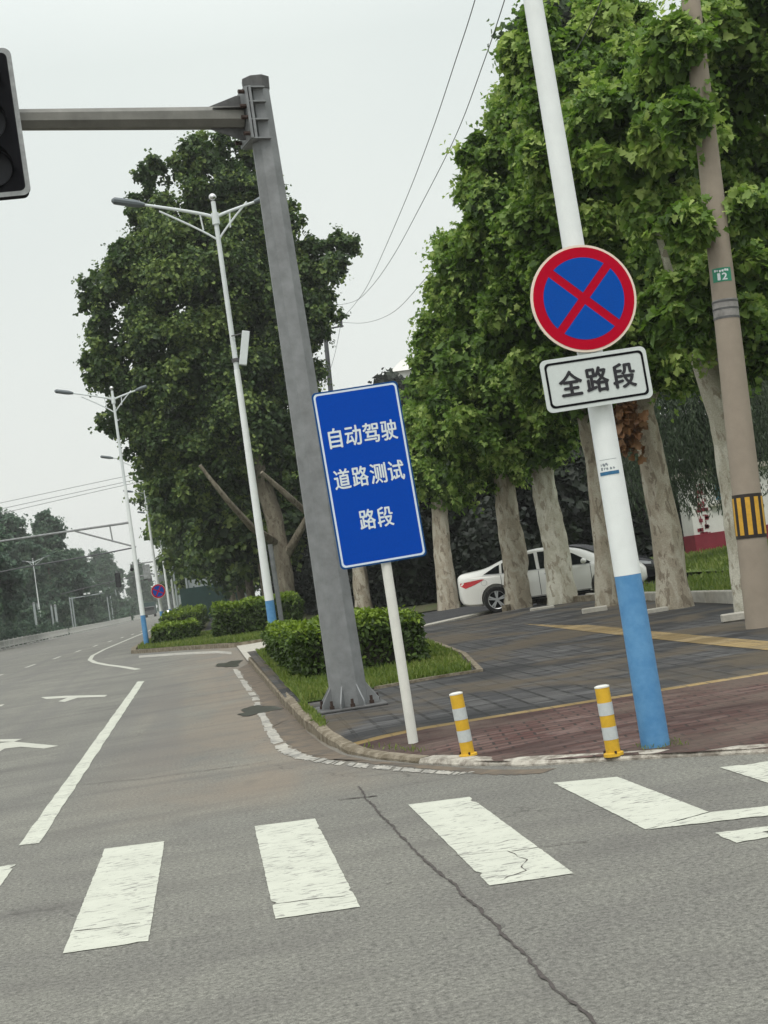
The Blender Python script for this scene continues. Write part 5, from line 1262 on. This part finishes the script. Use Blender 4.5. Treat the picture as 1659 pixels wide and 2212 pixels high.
    for x in wx:
        for sd2 in both:
            y1 = sd2 * .90; y0 = sd2 * .68
            wl = MB(); prof = [(y0, .18), (y0, .29), (y0 + sd2 * .02, .33), (y1 - sd2 * .02, .335), (y1, .31), (y1, .235), (y1 - sd2 * .03, .23)]
            n2 = 36; vs = []
            for (yy_, rr) in prof:
                for k in range(n2): a = 2 * math.pi * k / n2; vs.append((x + rr * math.cos(a), yy_, rw + rr * math.sin(a)))
            wl.add(vs, [(i * n2 + k, i * n2 + (k + 1) % n2, (i + 1) * n2 + (k + 1) % n2, (i + 1) * n2 + k) for i in range(len(prof) - 1) for k in range(n2)])
            w0 = wl.build('wheel', M['tyre'], t, True)
            rm = MB(); yr = y1 - sd2 * .012
            for k in range(5):
                for da in (-.14, .14):
                    a = 2 * math.pi * k / 5 + da + .3; d = Vector((math.cos(a), 0, math.sin(a))); sdv = Vector((-math.sin(a), 0, math.cos(a))) * .016; c0 = Vector((x, yr, rw))
                    rm.prism([c0 + d * .03 - sdv, c0 + d * .22 - sdv * 1.2, c0 + d * .22 + sdv * 1.2, c0 + d * .03 + sdv], Vector((0, -sd2 * .03, 0)))
            o_, i_ = [], []
            for k in range(30): a = 2 * math.pi * k / 30; o_.append((x + .232 * math.cos(a), yr, rw + .232 * math.sin(a))); i_.append((x + .212 * math.cos(a), yr - sd2 * .012, rw + .212 * math.sin(a)))
            rm.add(o_ + i_, [(k, (k + 1) % 30, 30 + (k + 1) % 30, 30 + k) for k in range(30)])
            rm.tube([(x, yr - sd2 * .03, rw), (x, yr, rw)], .055, 14); rm.build('rim', M['rim'], w0)
            MB().tube([(x, y1 - sd2 * .09, rw), (x, y1 - sd2 * .08, rw)], .225, 24).build('brake_disc', M['black'], w0)
    return t
car = make_car('parked_car', M['car_white'], 'white parked sedan with red tail light behind the plane trees', 4.75)
hd = R(108 - 90)
wheelp = G(1078, 1324, .205)
car.rotation_euler.z = -hd
# rear near wheel is at local (-1.40,-.9)
lx, ly = -1.40, -.90; ca, sa = math.cos(-hd), math.sin(-hd)
car.location = (wheelp[0] - (lx * ca - ly * sa), wheelp[1] - (lx * sa + ly * ca), wheelp[2])
car2 = copy_tree(car); car2['label'] = 'dark parked car half hidden ahead of the white sedan'
for ob in car2.children_recursive:
    if ob.data and ob.data.materials and ob.data.materials[0] == M['car_white']:
        ob.data = ob.data.copy(); ob.data.materials[0] = M['car_black']
car2.location = (car.location[0] + 1.75, car.location[1] + 4.6, .2); car2.rotation_euler.z = -hd + .15
car3 = dup(car, (-5.4, 305, 0), 'distant pale car with lit headlights driving towards us', None, math.pi * 1.5)
car3.rotation_euler.z = -math.pi / 2
hm = bpy.data.materials.new('headlight_glow'); hm.use_nodes = True; b_ = hm.node_tree.nodes['Principled BSDF']; b_.inputs['Emission Color'].default_value = (1, .97, .9, 1); b_.inputs['Emission Strength'].default_value = 9
for s_ in (-.62, .62): MB().sphere((-5.4 + s_, 305 - 2.32, .68), .16, 8, 6).build('headlamp', hm, car3)
# a lorry further off
t = thing('lorry', (-11.2, 300, 0), 'distant dull box lorry beside the hazy trees', 'lorry')
MB().box((-11.2, 302, 1.85), (2.4, 5.5, 2.4), None, .05).build('cargo_box', M['fence_green'], t); MB().box((-11.2, 298.3, 1.35), (2.2, 1.6, 1.7), None, .12).build('cab', M['galv_dark'], t); MB().box((-11.2, 297.46, 1.75), (1.9, .06, .6)).build('windscreen', M['glass'], t)
for x in (-12.1, -10.3):
    for y in (298.4, 303.6): MB().tube([(x - .14, y, .46), (x + .14, y, .46)], .46, 14).build('wheel', M['tyre'], t)
# loose stones round the tree pits
rg2 = random.Random(9); SGp = 'stone blocks round the tree pits'
for (x, y, w, lab) in ((1093, 1318, .35, 'upright kerb block by the rear wheel of the sedan'), (1172, 1320, .55, 'flat stone block left of the forked plane tree'), (1285, 1322, .5, 'flat stone block left of the mottled plane tree'), (1420, 1325, .4, 'flat stone block left of the thick trunked plane tree'), (1590, 1338, .42, 'flat stone block at the foot of the leaning plane tree')):
    z = .22 if x < 1400 else .16; p = G(x, y, z)
    hh = .30 if x == 1093 else .12
    o = MB().box((0, 0, hh / 2 - .02), (w if x != 1093 else .2, .16, hh), Matrix.Rotation(rg2.uniform(-.15, .15), 3, 'Z'), .015).build('stone_block', M['pale_concrete']); o.location = tuple(p); tag(o, lab, 'stone block', SGp)
# kerb of the pit from the block towards the forked tree
a0, a1 = Vector(G(1095, 1322, .22)), Vector(G(1165, 1301, .27))
dv = (a1 - a0).normalized(); nv = Vector((-dv.y, dv.x, 0)) * .12
struct(MB().prism([a0, a1, a1 + nv, a0 + nv], (0, 0, .17)).build('pit_kerb', M['kerb']))
a0, a1 = Vector(G(1160, 1306, .25)), Vector(G(1275, 1300, .25)); dv = (a1 - a0).normalized(); nv = Vector((-dv.y, dv.x, 0)) * .12
struct(MB().prism([a0, a1, a1 + nv, a0 + nv], (0, 0, .15)).build('pit_kerb', M['kerb']))

# ------------------------------------------------------------------ haze
hzm = bpy.data.materials.new('haze'); hzm.use_nodes = True; t_ = hzm.node_tree; t_.nodes.clear()
ou = t_.nodes.new('ShaderNodeOutputMaterial'); pv = t_.nodes.new('ShaderNodeVolumePrincipled')
pv.inputs['Color'].default_value = (.95, .97, .95, 1); pv.inputs['Density'].default_value = .00046; pv.inputs['Anisotropy'].default_value = .1
t_.links.new(pv.outputs[0], ou.inputs['Volume'])
hb_ = MB().box((0, 700, 19.5), (3100, 1640, 43)).build('haze', hzm); struct(hb_, 'stuff')
